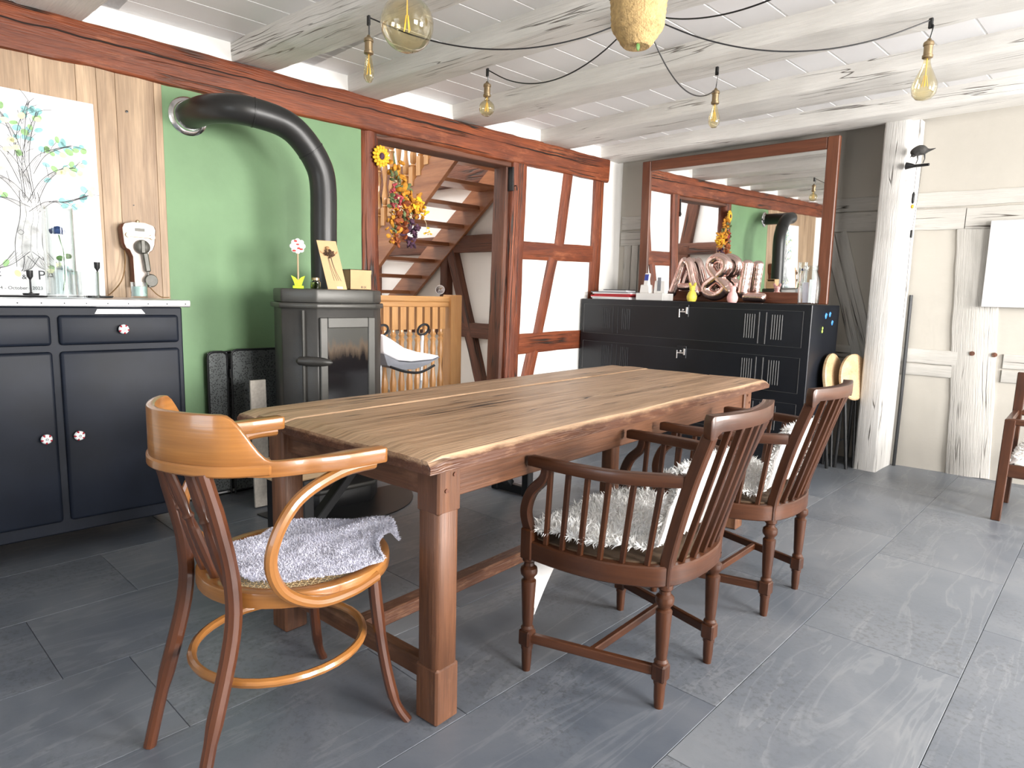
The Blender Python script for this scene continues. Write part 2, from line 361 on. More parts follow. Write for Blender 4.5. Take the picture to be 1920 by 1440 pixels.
def rbeam(name, p0, p1, w, h, mat, parent, amp=.006, up=(0, 0, 1), step=.07, rr=.18, bow=(0, 0, 0), seed=0):
    """hewn timber: uneven section along its length"""
    p0, p1 = V(p0), V(p1); L = (p1 - p0).length; t = (p1 - p0).normalized(); up = V(up)
    if abs(t.dot(up)) > .95: up = V(0, 1, 0)
    a = t.cross(up).normalized(); b = a.cross(t).normalized(); n = max(3, int(L / step)); r = rr * min(w, h)
    sec = []
    for cx, cy, a0 in ((w / 2 - r, h / 2 - r, 0), (-w / 2 + r, h / 2 - r, 90), (-w / 2 + r, -h / 2 + r, 180), (w / 2 - r, -h / 2 + r, 270)):
        for d in (0, 45, 90): sec.append((cx + r * math.cos(R(a0 + d)), cy + r * math.sin(R(a0 + d))))
        nx = {0: (0, h / 2), 90: (-w / 2, 0), 180: (0, -h / 2), 270: (w / 2, 0)}[a0]; sec.append(nx)
    k = len(sec); vs = []; gs = []; mb = MB(); sd = V(seed * 7.3, seed * 3.1, 0)
    for i in range(n + 1):
        u = L * i / n; c = p0 + t * u + V(bow) * math.sin(math.pi * i / n)
        for (x, y) in sec:
            q = V(u * 2.2, x * 9, y * 9) + sd; d = noise.noise(q) * amp + noise.noise(q * 3.1) * amp * .55 + noise.noise(q * 7.3) * amp * .25 + noise.noise(V(u * .7, x * 2, y * 2) + sd) * amp
            l = math.hypot(x, y); vs.append(c + a * (x + x / l * d) + b * (y + y / l * d)); gs.append((u + seed, x, y))
    fs = [(i * k + j, i * k + (j + 1) % k, (i + 1) * k + (j + 1) % k, (i + 1) * k + j) for i in range(n) for j in range(k)]
    fs += [tuple(range(k - 1, -1, -1)), tuple(n * k + j for j in range(k))]
    mb.add(vs, fs, gs); return mb.build(name, mat, parent, angle=50)
def fur(name, pts, mat, parent, length, width, curl=.4, seed=1):
    """pts: list of (position, normal); short tapering strands"""
    rg = random.Random(seed); mb = MB(); vs = []; fs = []
    for p, nrm in pts:
        j = V(rg.uniform(-1, 1), rg.uniform(-1, 1), rg.uniform(-1, 1)) * curl; d = (nrm + j).normalized(); s_ = d.cross(V(rg.uniform(-1, 1), rg.uniform(-1, 1), .3)).normalized() * width / 2
        l = length * rg.uniform(.6, 1.15); m = p + d * l * .55; e = m + (d + j * .9 + V(0, 0, -.25)).normalized() * l * .5; b = len(vs)
        vs += [p - s_, p + s_, m + s_ * .8, m - s_ * .8, e]; fs += [(b, b + 1, b + 2, b + 3), (b + 3, b + 2, b + 4)]
    mb.add(vs, fs, vs); return mb.build(name, mat, parent, smooth=False, kind='stuff', recalc=False)
def text_mesh(name, body, size, mat, parent, mtx, extrude=.0006, bold=0):
    cu = bpy.data.curves.new(name, 'FONT'); cu.body = body; cu.size = size; cu.extrude = extrude; cu.offset = bold; cu.resolution_u = 3
    o = bpy.data.objects.new(name, cu); COL.objects.link(o); dg = bpy.context.evaluated_depsgraph_get()
    me = bpy.data.meshes.new_from_object(o.evaluated_get(dg)); bpy.data.objects.remove(o)
    me.transform(mtx); me.materials.clear(); me.materials.append(MAT[mat])
    t = bpy.data.objects.new(name, me); COL.objects.link(t); t.parent = parent; return t

# ------------------------------------------------------------------ floor
floor = struct(MB().box(-3.95, 3.3, -1.8, 6.0, -.12, -.012).build('floor', 'grout', smooth=False))
TT = .0414; TW, TL = .4885, .988
tile0 = MB().box(-TW / 2 + .0008, TW / 2 - .0008, -TL / 2 + .0008, TL / 2 - .0008, -.012, 0).build('tile', 'floor_tile', floor, bevel=.0012)
voff = {0: .455, -1: .741, 1: .895, -4: .44, -2: .2, -3: .62, -5: .8, -6: .15, -7: .5, 2: .3, 3: .6, 4: .1, 5: .45, 6: .8, 7: .2, 8: .66}
first = True
for c in range(-7, 9):
    u = -.76 + TW * (c + .5)
    for k in range(-4, 8):
        v = voff[c] + TL * (k + .5)
        x = u * math.cos(TT) - v * math.sin(TT); y = u * math.sin(TT) + v * math.cos(TT)
        if not (-3.95 < x < 3.4 and -1.9 < y < 5.95): continue
        t = tile0 if first else inst(tile0, floor)
        first = False; t.location = (x, y, 0); t.rotation_euler = (0, 0, TT)
# ------------------------------------------------------------------ ceiling and its beams
ceiling = struct(MB().box(-3.95, 3.3, -1.8, 6.0, 2.5025, 2.62).build('ceiling', 'ceiling_white', smooth=False))
BE = [(-.9, -.55, .26), (-.1, .32, .26), (.70, 1.1, .27), (1.655, 2.2, .25), (2.36, 2.82, .22), (3.23, 3.5, .28), (4.165, 4.22, .32), (4.935, 5.0, .29)]   # y at the left wall, y at the right wall, width
bows = [0, .01, .01, .015, -.01, .005, 0, 0]
beams = []
for i, (ya, yb, w) in enumerate(BE):
    beams.append(rbeam('beam', (-3.93, ya, 2.47), (3.28, yb, 2.47), w, .15, 'white_beam', ceiling, .013 if i == 3 else .008, step=.045, seed=i + 1, rr=.1, bow=(0, bows[i], 0)))
edges = [-1.8] + [.5 * (a + b) for a, b, w in BE] + [6.0]
BW = .215
for i in range(len(edges) - 1):
    y0, y1 = edges[i], edges[i + 1]; off = [.02, .11, .05, 0, .057, .02, .0, .1, .06][i]
    b0 = None
    x = -3.95 + .0 + off - .11
    while x < 3.25:
        if b0 is None: b = b0 = MB().box(.0055, BW - .0055, y0 - .1, y1 + .1, 2.5, 2.506).build('ceiling_board', 'board_white', ceiling, bevel=.001)
        else: b = inst(b0, ceiling)
        b.location.x = x; x += BW
# ------------------------------------------------------------------ left wall, half-timbered
wl = MB()
wl.box(-3.95, -3.8, -1.8, 2.34, 0, 2.3); wl.box(-3.95, -3.8, 3.76, 5.2, 0, 2.3); wl.box(-3.95, -3.8, -1.8, 5.2, 2.3, 2.6)
wall_left = struct(wl.build('wall_left', 'white_plaster', smooth=False))
MB().box(-3.81, -3.789, 1.172, 2.345, 0, 2.25).build('green_plaster', 'green_plaster', wall_left, bevel=.004)
yb = [1.175, 1.138, .965, .885, .80, .62, .50, .36, .2, .06, -.12, -.28, -.44, -.62, -.78]
for a, b in zip(yb[1:], yb[:-1]): MB().box(-3.805, -3.785, a + .0006, b - .0006, 0, 2.25).build('cladding_plank', 'cladding', wall_left, bevel=.001)
MB().lathe([(.006, 0), (.006, .006), (.0035, .0065)], 10, (-3.785, 1.01, 2.03), (1, 0, 0)).build('cable_hole', 'black_plastic', wall_left)
MB().lathe([(.003, 0), (.003, .005)], 8, (-3.785, 1.02, 1.58), (1, 0, 0)).build('screw_hole', 'black_plastic', wall_left)
rbeam('tie_beam', (-3.86, -1.8, 2.315), (-3.86, 4.88, 2.302), .2, .205, 'red_timber', wall_left, .011, step=.05, rr=.1, seed=21, bow=(0, 0, -.012))
crk = MB(); rg = random.Random(4); L_ = []; y = -1.7
while y < 4.8: L_.append((y, 2.325 + .022 * noise.noise(V(y * .8, 2, 1)) - .006 * y * .4 + .006 * noise.noise(V(y * 9, 0, 4)), max(.0002, .0035 + .005 * noise.noise(V(y * 1.6, 7, 0))))); y += .03
vs = [(-3.7655 + .006 * 0, a, b + s_ * c) for a, b, c in L_ for s_ in (-1, 1)]; vs += [(-3.80, a, b + s_ * c) for a, b, c in L_ for s_ in (-1, 1)]; n_ = len(L_)
crk.add([(v[0] + .012, v[1], v[2]) if i < 2 * n_ else v for i, v in enumerate(vs)], [(2 * i, 2 * i + 1, 2 * i + 3, 2 * i + 2) for i in range(n_ - 1)], vs)
crk.build('split', 'crack_dark', wall_left, smooth=False)
rbeam('lower_lintel', (-3.875, 2.4, 2.185), (-3.875, 3.7, 2.185), .16, .05, 'brown_timber', wall_left, .005, seed=22)
rbeam('door_post', (-3.85, 2.405, 0), (-3.85, 2.41, 2.23), .16, .165, 'red_timber', wall_left, .014, step=.05, rr=.38, seed=23)
rbeam('door_post', (-3.865, 3.71, 0), (-3.865, 3.765, 2.23), .185, .155, 'red_timber', wall_left, .005, step=.06, rr=.08, seed=24)
rbeam('jamb_strip', (-3.885, 3.64, 0), (-3.885, 3.69, 2.2), .14, .08, 'brown_timber', wall_left, .005, step=.06, rr=.12, seed=25)
MB().box(-3.83, -3.764, 3.668, 3.685, 1.98, 2.16).build('hinge_plate', 'black_iron', wall_left, bevel=.002)
MB().tube([(-3.77, 3.70, 2.02), (-3.75, 3.70, 2.02), (-3.745, 3.70, 2.0), (-3.75, 3.705, 1.985)], .004).build('hook', 'black_iron', wall_left)
XT = -3.835
def lt(name, a, b, w, seed): return rbeam(name, (XT, *a), (XT, *b), .09, w, 'red_timber', wall_left, .005, up=(0, -1, 0) if abs(b[1] - a[1]) > abs(b[0] - a[0]) else (0, 0, 1), rr=.08, seed=seed)
def ltv(name, a, b, w, seed):
    p0, p1 = V(XT, *a), V(XT, *b); return rbeam(name, p0, p1, .09, w, 'red_timber', wall_left, .005, up=V(1, 0, 0).cross(p1 - p0), rr=.08, seed=seed)
lt('rail', (3.8, 1.536), (4.72, 1.556), .146, 31); lt('rail', (3.8, .78), (4.72, .80), .165, 32)
ltv('brace', (4.272, 1.6), (4.358, 2.22), .115, 33); ltv('brace', (4.04, .85), (4.195, 1.49), .115, 34); ltv('brace', (3.78, 0), (3.985, .73), .135, 35)
ltv('corner_post', (4.735, 0), (4.778, 2.22), .15, 36)
bl = struct(MB().box(-3.8, -3.778, 1.09, 1.55, 0, .07).build('baseboard_left', 'white_paper', bevel=.003))
# ------------------------------------------------------------------ back wall
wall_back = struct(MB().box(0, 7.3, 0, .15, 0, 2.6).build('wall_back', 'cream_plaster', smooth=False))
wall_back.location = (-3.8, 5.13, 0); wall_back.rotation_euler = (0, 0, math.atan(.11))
WT = 'white_timber'
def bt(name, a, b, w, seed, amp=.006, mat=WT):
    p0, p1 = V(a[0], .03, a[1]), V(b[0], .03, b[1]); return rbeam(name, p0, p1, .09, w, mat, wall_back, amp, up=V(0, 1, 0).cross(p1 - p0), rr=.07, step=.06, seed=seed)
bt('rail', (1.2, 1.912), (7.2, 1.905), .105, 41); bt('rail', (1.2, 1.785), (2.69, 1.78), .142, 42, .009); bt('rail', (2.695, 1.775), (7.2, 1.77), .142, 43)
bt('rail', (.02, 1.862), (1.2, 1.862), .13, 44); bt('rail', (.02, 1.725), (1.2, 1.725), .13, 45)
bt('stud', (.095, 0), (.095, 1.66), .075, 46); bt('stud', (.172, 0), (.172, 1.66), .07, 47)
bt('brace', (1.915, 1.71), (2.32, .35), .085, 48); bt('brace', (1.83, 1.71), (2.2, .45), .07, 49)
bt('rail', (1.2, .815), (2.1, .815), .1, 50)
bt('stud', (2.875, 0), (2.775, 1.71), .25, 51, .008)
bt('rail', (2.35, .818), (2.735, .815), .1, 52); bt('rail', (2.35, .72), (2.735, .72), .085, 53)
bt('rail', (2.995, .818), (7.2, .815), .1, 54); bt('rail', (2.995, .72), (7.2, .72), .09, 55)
for sx_ in (2.82, 2.945): MB().lathe([(.016, 0), (.016, .006), (.008, .007)], 10, (sx_, -.018, .86), (0, -1, 0)).build('peg', 'brown_timber', wall_back)
post = rbeam('post', (-1.485, 5.2, 0), (-1.49, 5.2, 2.44), .15, .36, 'white_post', None, .006, up=(0, 1, 0), rr=.1, step=.06, seed=56)
post.name = 'trim_1'; struct(post)
cd = MB().tube([(-1.385, 5.36, 0), (-1.385, 5.37, .5), (-1.39, 5.37, 1.25)], .012, 6).build('cable_trunking', 'black_metal'); tag(cd, 'thin dark grey conduit standing in the angle behind the white post', 'conduit')
# ------------------------------------------------------------------ right and front walls with windows (behind the viewer)
def wall_with_windows(name, x0, x1, holes, zlo, zhi, loc, rz):
    mb = MB(); xs = x0
    for a, b in holes:
        mb.box(xs, a, 0, .2, 0, 2.6); mb.box(a, b, 0, .2, 0, zlo); mb.box(a, b, 0, .2, zhi, 2.6); xs = b
    mb.box(xs, x1, 0, .2, 0, 2.6)
    w = struct(mb.build(name, 'cream_plaster', smooth=False)); w.location = loc; w.rotation_euler = (0, 0, rz); return w
wall_with_windows('wall_right', -1.8, 6.0, [(.75, 2.25), (3.45, 4.95)], .8, 2.2, (3.5, 0, 0), R(90))
wall_with_windows('wall_front', -3.95, 3.3, [(-1.85, -.55)], .85, 2.15, (0, -1.8, 0), 0); bpy.data.objects['wall_front'].location.y = -2.0
def window(n, x, y, rz, w, z0, z1):
    e = struct(empty('window_%d' % n, (x, y, 0), rz)); f = MB()
    for a, b in ((-w / 2, -w / 2 + .06), (w / 2 - .06, w / 2), (-.035, .035)): f.box(a, b, -.03, .03, z0, z1)
    f.box(-w / 2, w / 2, -.03, .03, z0, z0 + .06); f.box(-w / 2, w / 2, -.03, .03, z1 - .06, z1)
    f.build('window_frame', 'board_panel', e, smooth=False)
    for a in (-w / 2 + .06, .035): MB().box(a, a + w / 2 - .095, -.004, .004, z0 + .06, z1 - .06).build('pane', 'window_pane', e, smooth=False)
window(1, 3.42, 1.5, R(90), 1.5, .8, 2.2); window(2, 3.42, 4.2, R(90), 1.5, .8, 2.2); window(3, -1.2, -1.88, 0, 1.3, .85, 2.15)
# ------------------------------------------------------------------ stairwell behind the doorway
fs_ = struct(MB().box(-8.4, -3.95, 1.0, 4.65, -.12, 0).build('floor_stairwell', 'stone_slab', smooth=False))
wsr = struct(MB().box(-8.4, -3.95, 4.5, 4.65, 0, 4.7).build('wall_stairwell_right', 'white_plaster', smooth=False))
wsf = struct(MB().box(-8.5, -8.35, 1.0, 4.65, 0, 4.7).build('wall_stairwell_far', 'white_plaster', smooth=False))
wsl = struct(MB().box(-8.4, -3.95, .9, 1.05, 0, 4.7).build('wall_stairwell_left', 'white_plaster', smooth=False))
wsu = struct(MB().box(-3.97, -3.82, 1.0, 4.65, 2.6, 4.7).build('wall_stairwell_upper', 'white_plaster', smooth=False))
wsc = struct(MB().box(-8.4, -6.8, 1, 4.65, 4.65, 4.75).box(-4.4, -3.9, 1, 4.65, 4.65, 4.75).box(-6.8, -4.4, 1, 2.0, 4.65, 4.75).box(-6.8, -4.4, 4.0, 4.65, 4.65, 4.75).build('ceiling_stairwell', 'white_plaster', smooth=False))
def st(a, b, w, seed, name='brace', par=wsr, y=4.47):
    p0, p1 = V(a[0], y, a[1]), V(b[0], y, b[1]); rbeam(name, p0, p1, .1, w, 'brown_timber', par, .006, up=V(0, 1, 0).cross(p1 - p0), rr=.08, seed=seed)
st((-5.50, 1.75), (-4.86, 0), .12, 61); st((-8.3, .88 - .07), (-3.96, .88 - .07), .15, 62, 'rail'); st((-8.3, 1.68), (-3.96, 1.68), .17, 63, 'rail'); st((-5.55, 0), (-5.55, 1.6), .12, 66, 'stud')
st((-7.2, 2.42), (-3.96, 2.42), .3, 64, 'trimmer'); st((-6.9, 0), (-6.9, 4.6), .14, 65, 'stud')
def st2(a, b, w, seed, name='brace'):
    p0, p1 = V(a[0], 1.08, a[1]), V(b[0], 1.08, b[1]); rbeam(name, p0, p1, .1, w, 'brown_timber', wsl, .006, up=V(0, 1, 0).cross(p1 - p0), rr=.08, seed=seed)
st2((-4.22, 0), (-4.22, 4.6), .16, 71, 'stud'); st2((-5.35, 0), (-4.8, 2.9), .17, 72); st2((-8.3, 1.72), (-3.96, 1.72), .17, 73, 'rail'); st2((-4.45, 0), (-4.3, 1.64), .12, 74)
# staircase
stair = thing('staircase', 'open brown wooden staircase climbing behind the doorway', 'staircase', (0, 0, 0))
def zl(x): return 2.05 + .72 * (x + 4.85)
XB = -7.6
for y in (3.70, 4.405):
    xt = -4.35
    MB().prism([(XB, 0), (XB - .35, 0), (XB - .2, zl(XB - .2) + .32), (xt, zl(xt) + .32), (xt, zl(xt))], y, y + .04, lambda a, b, d: (a, d, b)).build('stringer', 'stair_wood', stair, bevel=.004)
for k in range(-2, 12):
    x, z = -4.80 - .233 * k, 2.17 - .168 * k
    if z < .1: break
    MB().box(x - .2, x + .06, 3.74, 4.405, z, z + .036).build('tread', 'stair_wood', stair, bevel=.004)
def baluster(mb, at, z0, z1, w=.036, sc=1.0):
    H = z1 - z0; x, y = at
    mb.box(x - w / 2, x + w / 2, y - w / 2, y + w / 2, z0, z0 + H * .2); mb.box(x - w / 2, x + w / 2, y - w / 2, y + w / 2, z1 - H * .2, z1)
    r = w / 2
    pr = [(.2, .7), (.22, 1), (.235, .6), (.25, .95), (.33, 1.05), (.40, .7), (.46, .5), (.5, .6), (.55, .75), (.62, .95), (.68, .7), (.71, 1), (.73, .6), (.755, 1), (.775, .65), (.8, .7)]
    mb.lathe([(r * q, z0 + H * p) for p, q in pr], 8, (x, y, 0))
    return mb
for k in range(10):
    x = -4.9 - .115 * k; z = zl(x) + .3
    baluster(MB(), (x, 3.72), z, z + .85, .06).build('stair_baluster', 'pine', stair)
MB().bar((-4.35, 3.72, zl(-4.35) + 1.17), (-6.1, 3.72, zl(-6.1) + 1.17), .06, .05).build('handrail', 'pine', stair, bevel=.01)
bal = thing('balustrade', 'light pine balustrade with turned spindles beyond the doorway', 'balustrade', (-4.5, 0, 0))
MB().box(-.03, .03, 2.0, 3.64, 1.105, 1.15).box(-.022, .022, 2.0, 3.64, 1.06, 1.105).build('handrail', 'pine', bal, bevel=.006)
MB().box(-.06, .06, 3.63, 3.75, 0, 1.165).build('newel_post', 'pine', bal, bevel=.005)
MB().box(-.02, .02, 2.0, 3.64, .08, .13).build('bottom_rail', 'pine', bal, bevel=.004)
b0 = baluster(MB(), (0, 0), .13, 1.06, .056).build('baluster', 'pine', bal)
for k in range(19):
    b = b0 if k == 0 else inst(b0, bal)
    b.location = (0, 3.56 - .0815 * k, 0)

# ------------------------------------------------------------------ dining table
tb = thing('dining_table', 'long rustic oak dining table with thick worn plank top', 'table', (-1.825, 2.09, 0), .0944)
TLn, TWd = 2.36, .96
xj = [-.48, -.355, -.2, .17, .48]
for i in range(4):
    a, b = xj[i] + .0026, xj[i + 1] - .0026; mb = MB(); ny = 48; nx = 4; vs = []; fs = []; gs = []
    zo = [.0, .003, .001, .004][i]; e0 = rnd.uniform(-.008, .008); e1 = rnd.uniform(-.008, .008)
    prof = [(a, .738), (a, .772 + zo), (a + .004, .777 + zo), (lerp(a, b, .33), .779 + zo), (lerp(a, b, .66), .779 + zo), (b - .004, .777 + zo), (b, .772 + zo), (b, .738)]
    if i == 3: prof[5] = (b - .018, .776 + zo); prof[6] = (b, .76 + zo)
    if i == 0: prof[2] = (a + .02, .775); prof[1] = (a, .758)
    k = len(prof)
    for j in range(ny + 1):
        y = lerp(-TLn / 2 + e0, TLn / 2 + e1, j / ny); ed = .012 * (max(0, 1 - abs(y + TLn / 2) / .03) ** 2 + max(0, 1 - abs(y - TLn / 2) / .03) ** 2)
        for q, (x, z) in enumerate(prof):
            outer = (i == 0 and q < 3) or (i == 3 and q > 4)
            dx = noise.noise(V(y * 3, i * 5, q)) * (.006 if outer else .0008); dz = noise.noise(V(y * 2.5, x * 6, i * 3.)) * .002 - (ed if 0 < q < k - 1 else 0)
            vs.append((x + dx, y, z + dz)); gs.append((y, x, z))
    fs = [(j * k + q, j * k + (q + 1) % k, (j + 1) * k + (q + 1) % k, (j + 1) * k + q) for j in range(ny) for q in range(k)] + [tuple(range(k)), tuple(ny * k + q for q in range(k))]
    mb.add(vs, fs, gs); mb.build('top_plank', 'table_plank', tb, angle=22)
def tleg(sx, sy):
    x, y = sx * .375, sy * 1.06; w = .043; mb = MB()
    mb.box(x - w, x + w, y - w, y + w, .60, .738)
    c = .014; oc = [(w, w - c), (w - c, w), (-w + c, w), (-w, w - c), (-w, -w + c), (-w + c, -w), (w - c, -w), (w, -w + c)]
    mb.prism([(x + a, y + b) for a, b in oc], .16, .61); mb.box(x - w, x + w, y - w, y + w, 0, .165)
    for q in range(len(mb.v)): mb.g[q] = (mb.v[q][2], mb.v[q][0], mb.v[q][1])
    return mb.build('leg', 'table_base', tb, bevel=.006)
for sx in (-1, 1):
    for sy in (-1, 1): tleg(sx, sy)
for sx in (-1, 1): MB().box(sx * .375 - .016 + sx * .012, sx * .375 + .016 + sx * .012, -1.02, 1.02, .635, .738).build('apron', 'table_base', tb, bevel=.003)
for sy in (-1, 1): MB().box(-.335, .335, sy * 1.06 - .016, sy * 1.06 + .016, .635, .738).build('apron', 'table_base', tb, bevel=.003)
for sy in (-1, 1): MB().box(-.335, .335, sy * 1.06 - .022, sy * 1.06 + .022, .10, .155).build('stretcher', 'table_base', tb, bevel=.006)
MB().box(-.03, .03, -1.04, 1.04, .10, .15).build('long_stretcher', 'table_plank', tb, bevel=.006)
for sy in (-1, 1): MB().lathe([(.006, 0), (.006, .003)], 8, (.419, sy * 1.045, .705), (1, 0, 0)).lathe([(.006, 0), (.006, .003)], 8, (.419, sy * 1.075, .665), (1, 0, 0)).build('peg', 'brown_timber', tb)
# ------------------------------------------------------------------ bench on the stove side
bn = thing('bench', 'low bench with light wood seat and black braced legs beside the stove', 'bench', (-2.66, 1.98, 0), .0944)
MB().box(-.15, .15, -.86, .86, .405, .45).build('seat', 'light_wood', bn, bevel=.006)
for sy in (-1, 1):
    y = sy * .74
    MB().bar((-.12, y, .405), (-.12, y, 0), .05, .05).build('leg', 'black_iron', bn, bevel=.004); MB().bar((.12, y, .405), (.12, y, 0), .05, .05).build('leg', 'black_iron', bn, bevel=.004)
    MB().bar((-.12, y, .03), (.12, y, .03), .04, .05).build('foot_bar', 'black_iron', bn, bevel=.004)
    MB().bar((0, y - sy * .02, .06), (0, y - sy * .36, .40), .055, .04).build('brace', 'black_iron', bn, bevel=.004)
# ------------------------------------------------------------------ bentwood armchair
bc = thing('bentwood_chair', 'honey brown bentwood armchair with cane seat and curved back', 'chair', (-1.60, .70, 0), R(2))
key = [(.258, .185), (.255, .10), (.245, .0), (.215, -.10), (.15, -.195), (0, -.25), (-.15, -.195), (-.215, -.10), (-.245, 0), (-.255, .10), (-.258, .185)]
path = [(p.x, p.y) for p in smooth_path([(a, b, 0) for a, b in key], 9)]
wd, z0_, z1_ = [], [], []
for (x, y) in path:
    tall = max(0, min(1, (-.085 - y) / .09)); tall = tall * tall * (3 - 2 * tall)
    z1_.append(lerp(.803, .91, tall)); z0_.append(lerp(.766, .774, tall)); arm = max(0, min(1, (y + .02) / .1)); wd.append(lerp(.02, .046, arm))
wd[0] = wd[-1] = .03
MB().sweep(path, wd, z0_, z1_).build('back_and_arm_band', 'bent_honey', bc, bevel=.005, seg=2)
MB().sweep([(x * 1.035, y * 1.035) for x, y in path[26:65]], .012, .772, .797).build('back_moulding', 'bent_honey', bc, bevel=.004)
for s in (-1, 1):
    MB().tube(smooth_path([(s * .158, -.25, 0), (s * .15, -.215, .15), (s * .142, -.155, .38), (s * .14, -.15, .52), (s * .142, -.175, .66), (s * .143, -.205, .78)], 5), [.0155] * 6 + [.0195] * 10 + [.018] * 6 + [.0165] * 4, 10).build('rear_leg', 'bent_red', bc)
    MB().tube(smooth_path([(s * .222, .29, 0), (s * .202, .262, .06), (s * .185, .24, .18), (s * .172, .225, .32), (s * .165, .215, .45)], 5), [.013] * 6 + [.0155] * 8 + [.018] * 7, 10).build('front_leg', 'bent_red', bc)
    MB().tube(smooth_path([(s * .25, .16, .762), (s * .252, .06, .755), (s * .252, -.05, .705), (s * .25, -.108, .60), (s * .247, -.085, .51), (s * .243, .0, .452), (s * .236, .1, .443), (s * .218, .19, .452)], 7), .0145, 10).build('arm_hoop', 'bent_honey', bc)
SC_ = (0, .085); SR = .225
def ringpts(r, z, n=40, c=SC_): return [(c[0] + r * math.cos(2 * math.pi * k / n), c[1] + r * 1.02 * math.sin(2 * math.pi * k / n), z) for k in range(n)]
MB().sweep([(p[0], p[1]) for p in ringpts(SR, 0)], .036, .437, .476, closed=True).build('seat_ring', 'bent_honey', bc, bevel=.006, seg=2)
MB().tube(ringpts(.212, .255, 36, (0, .035)), .0115, 8, closed=True).build('leg_hoop', 'bent_honey', bc)
cw = MB()
for dirn, (dx, dy, sp) in enumerate(((1, 0, .0105), (0, 1, .0105), (.707, .707, .0148), (.707, -.707, .0148))):
    nx, ny = -dy, dx; k = -22
    while k <= 22:
        d = k * sp; k += 1
        if abs(d) >= .213: continue
        h = math.sqrt(.213 ** 2 - d * d); zc = .470 + .0007 * dirn
        cw.bar((SC_[0] + nx * d - dx * h, SC_[1] + ny * d - dy * h, zc), (SC_[0] + nx * d + dx * h, SC_[1] + ny * d + dy * h, zc), .0026, .0007)
cw.build('cane_seat', 'cane', bc, smooth=False, kind='stuff')
for x in (-.075, 0, .075):
    t = V(x, -.232 + abs(x) * .25, .778); b = V(x * .9, -.125, .455); L = (t - b).length
    prof = [(.009, 0), (.011, .04), (.0135, .1), (.0125, .16), (.010, .19), (.014, .2), (.010, .21), (.0125, .245), (.010, L)]
    MB().lathe([(r, z) for r, z in prof], 10, b, t - b).build('spindle', 'bent_red', bc)
# grey fur throw on the bentwood seat
gf = thing('fur_throw', 'small lilac-grey short-haired fur throw lying on the cane seat', 'throw', (-1.60, .70, 0), R(2))
def gsurf(u, v):   # lies on the cane, clear of the seat ring
    x = lerp(-.215, .225, u); y = lerp(-.14, .335, v); cx = x - .01; cy = y - .1
    ang = math.atan2(cy, cx); rim = .212 + .026 * math.sin(ang * 3 + 1) + .016 * math.sin(ang * 5)
    r = math.hypot(cx, cy); 
    if r > rim: x, y = .01 + cx * rim / r, .1 + cy * rim / r
    z = .4875 + .006 * noise.noise(V(x * 9, y * 9, 3)) + .004 * noise.noise(V(x * 22, y * 22, 1))
    d = (x * .75 + .66 * (y - .12)); z += .014 * math.exp(-((x + .03 - (y - .2) * .4) / .03) ** 2) * max(0, min(1, (y - .1) / .15))
    return V(x, y, z)
def with_corner(u, v):
    p = gsurf(u, v)
    k = max(0, u - .2) * 0 + max(0, v - .8) / .2 * math.exp(-((u - .62) / .25) ** 2)
    return p + V(.03 * k, .075 * k, -.005 * k + .035 * math.sin(math.pi * k) * .6 - .05 * max(0, k - .75) * 2)
MB().sheet(with_corner, 46, 46).build('hide', 'fur_grey', gf, angle=180)
def scatter(fn, n, seed, lift=None):
    rg = random.Random(seed); out = []
    for _ in range(n):
        u, v = rg.random(), rg.random(); p = fn(u, v); e = .01
        a = fn(min(1, u + e), v) - fn(max(0, u - e), v); b = fn(u, min(1, v + e)) - fn(u, max(0, v - e)); nn = a.cross(b)
        if nn.length < 1e-9: nn = V(0, 0, 1)
        nn.normalize()
        if lift and nn.dot(lift) < 0: nn = -nn
        out.append((p, nn))
    return out
fur('fur', scatter(with_corner, 26000, 3, V(0, 0, 1)), 'fur_grey', gf, .008, .0018, .8, 3)
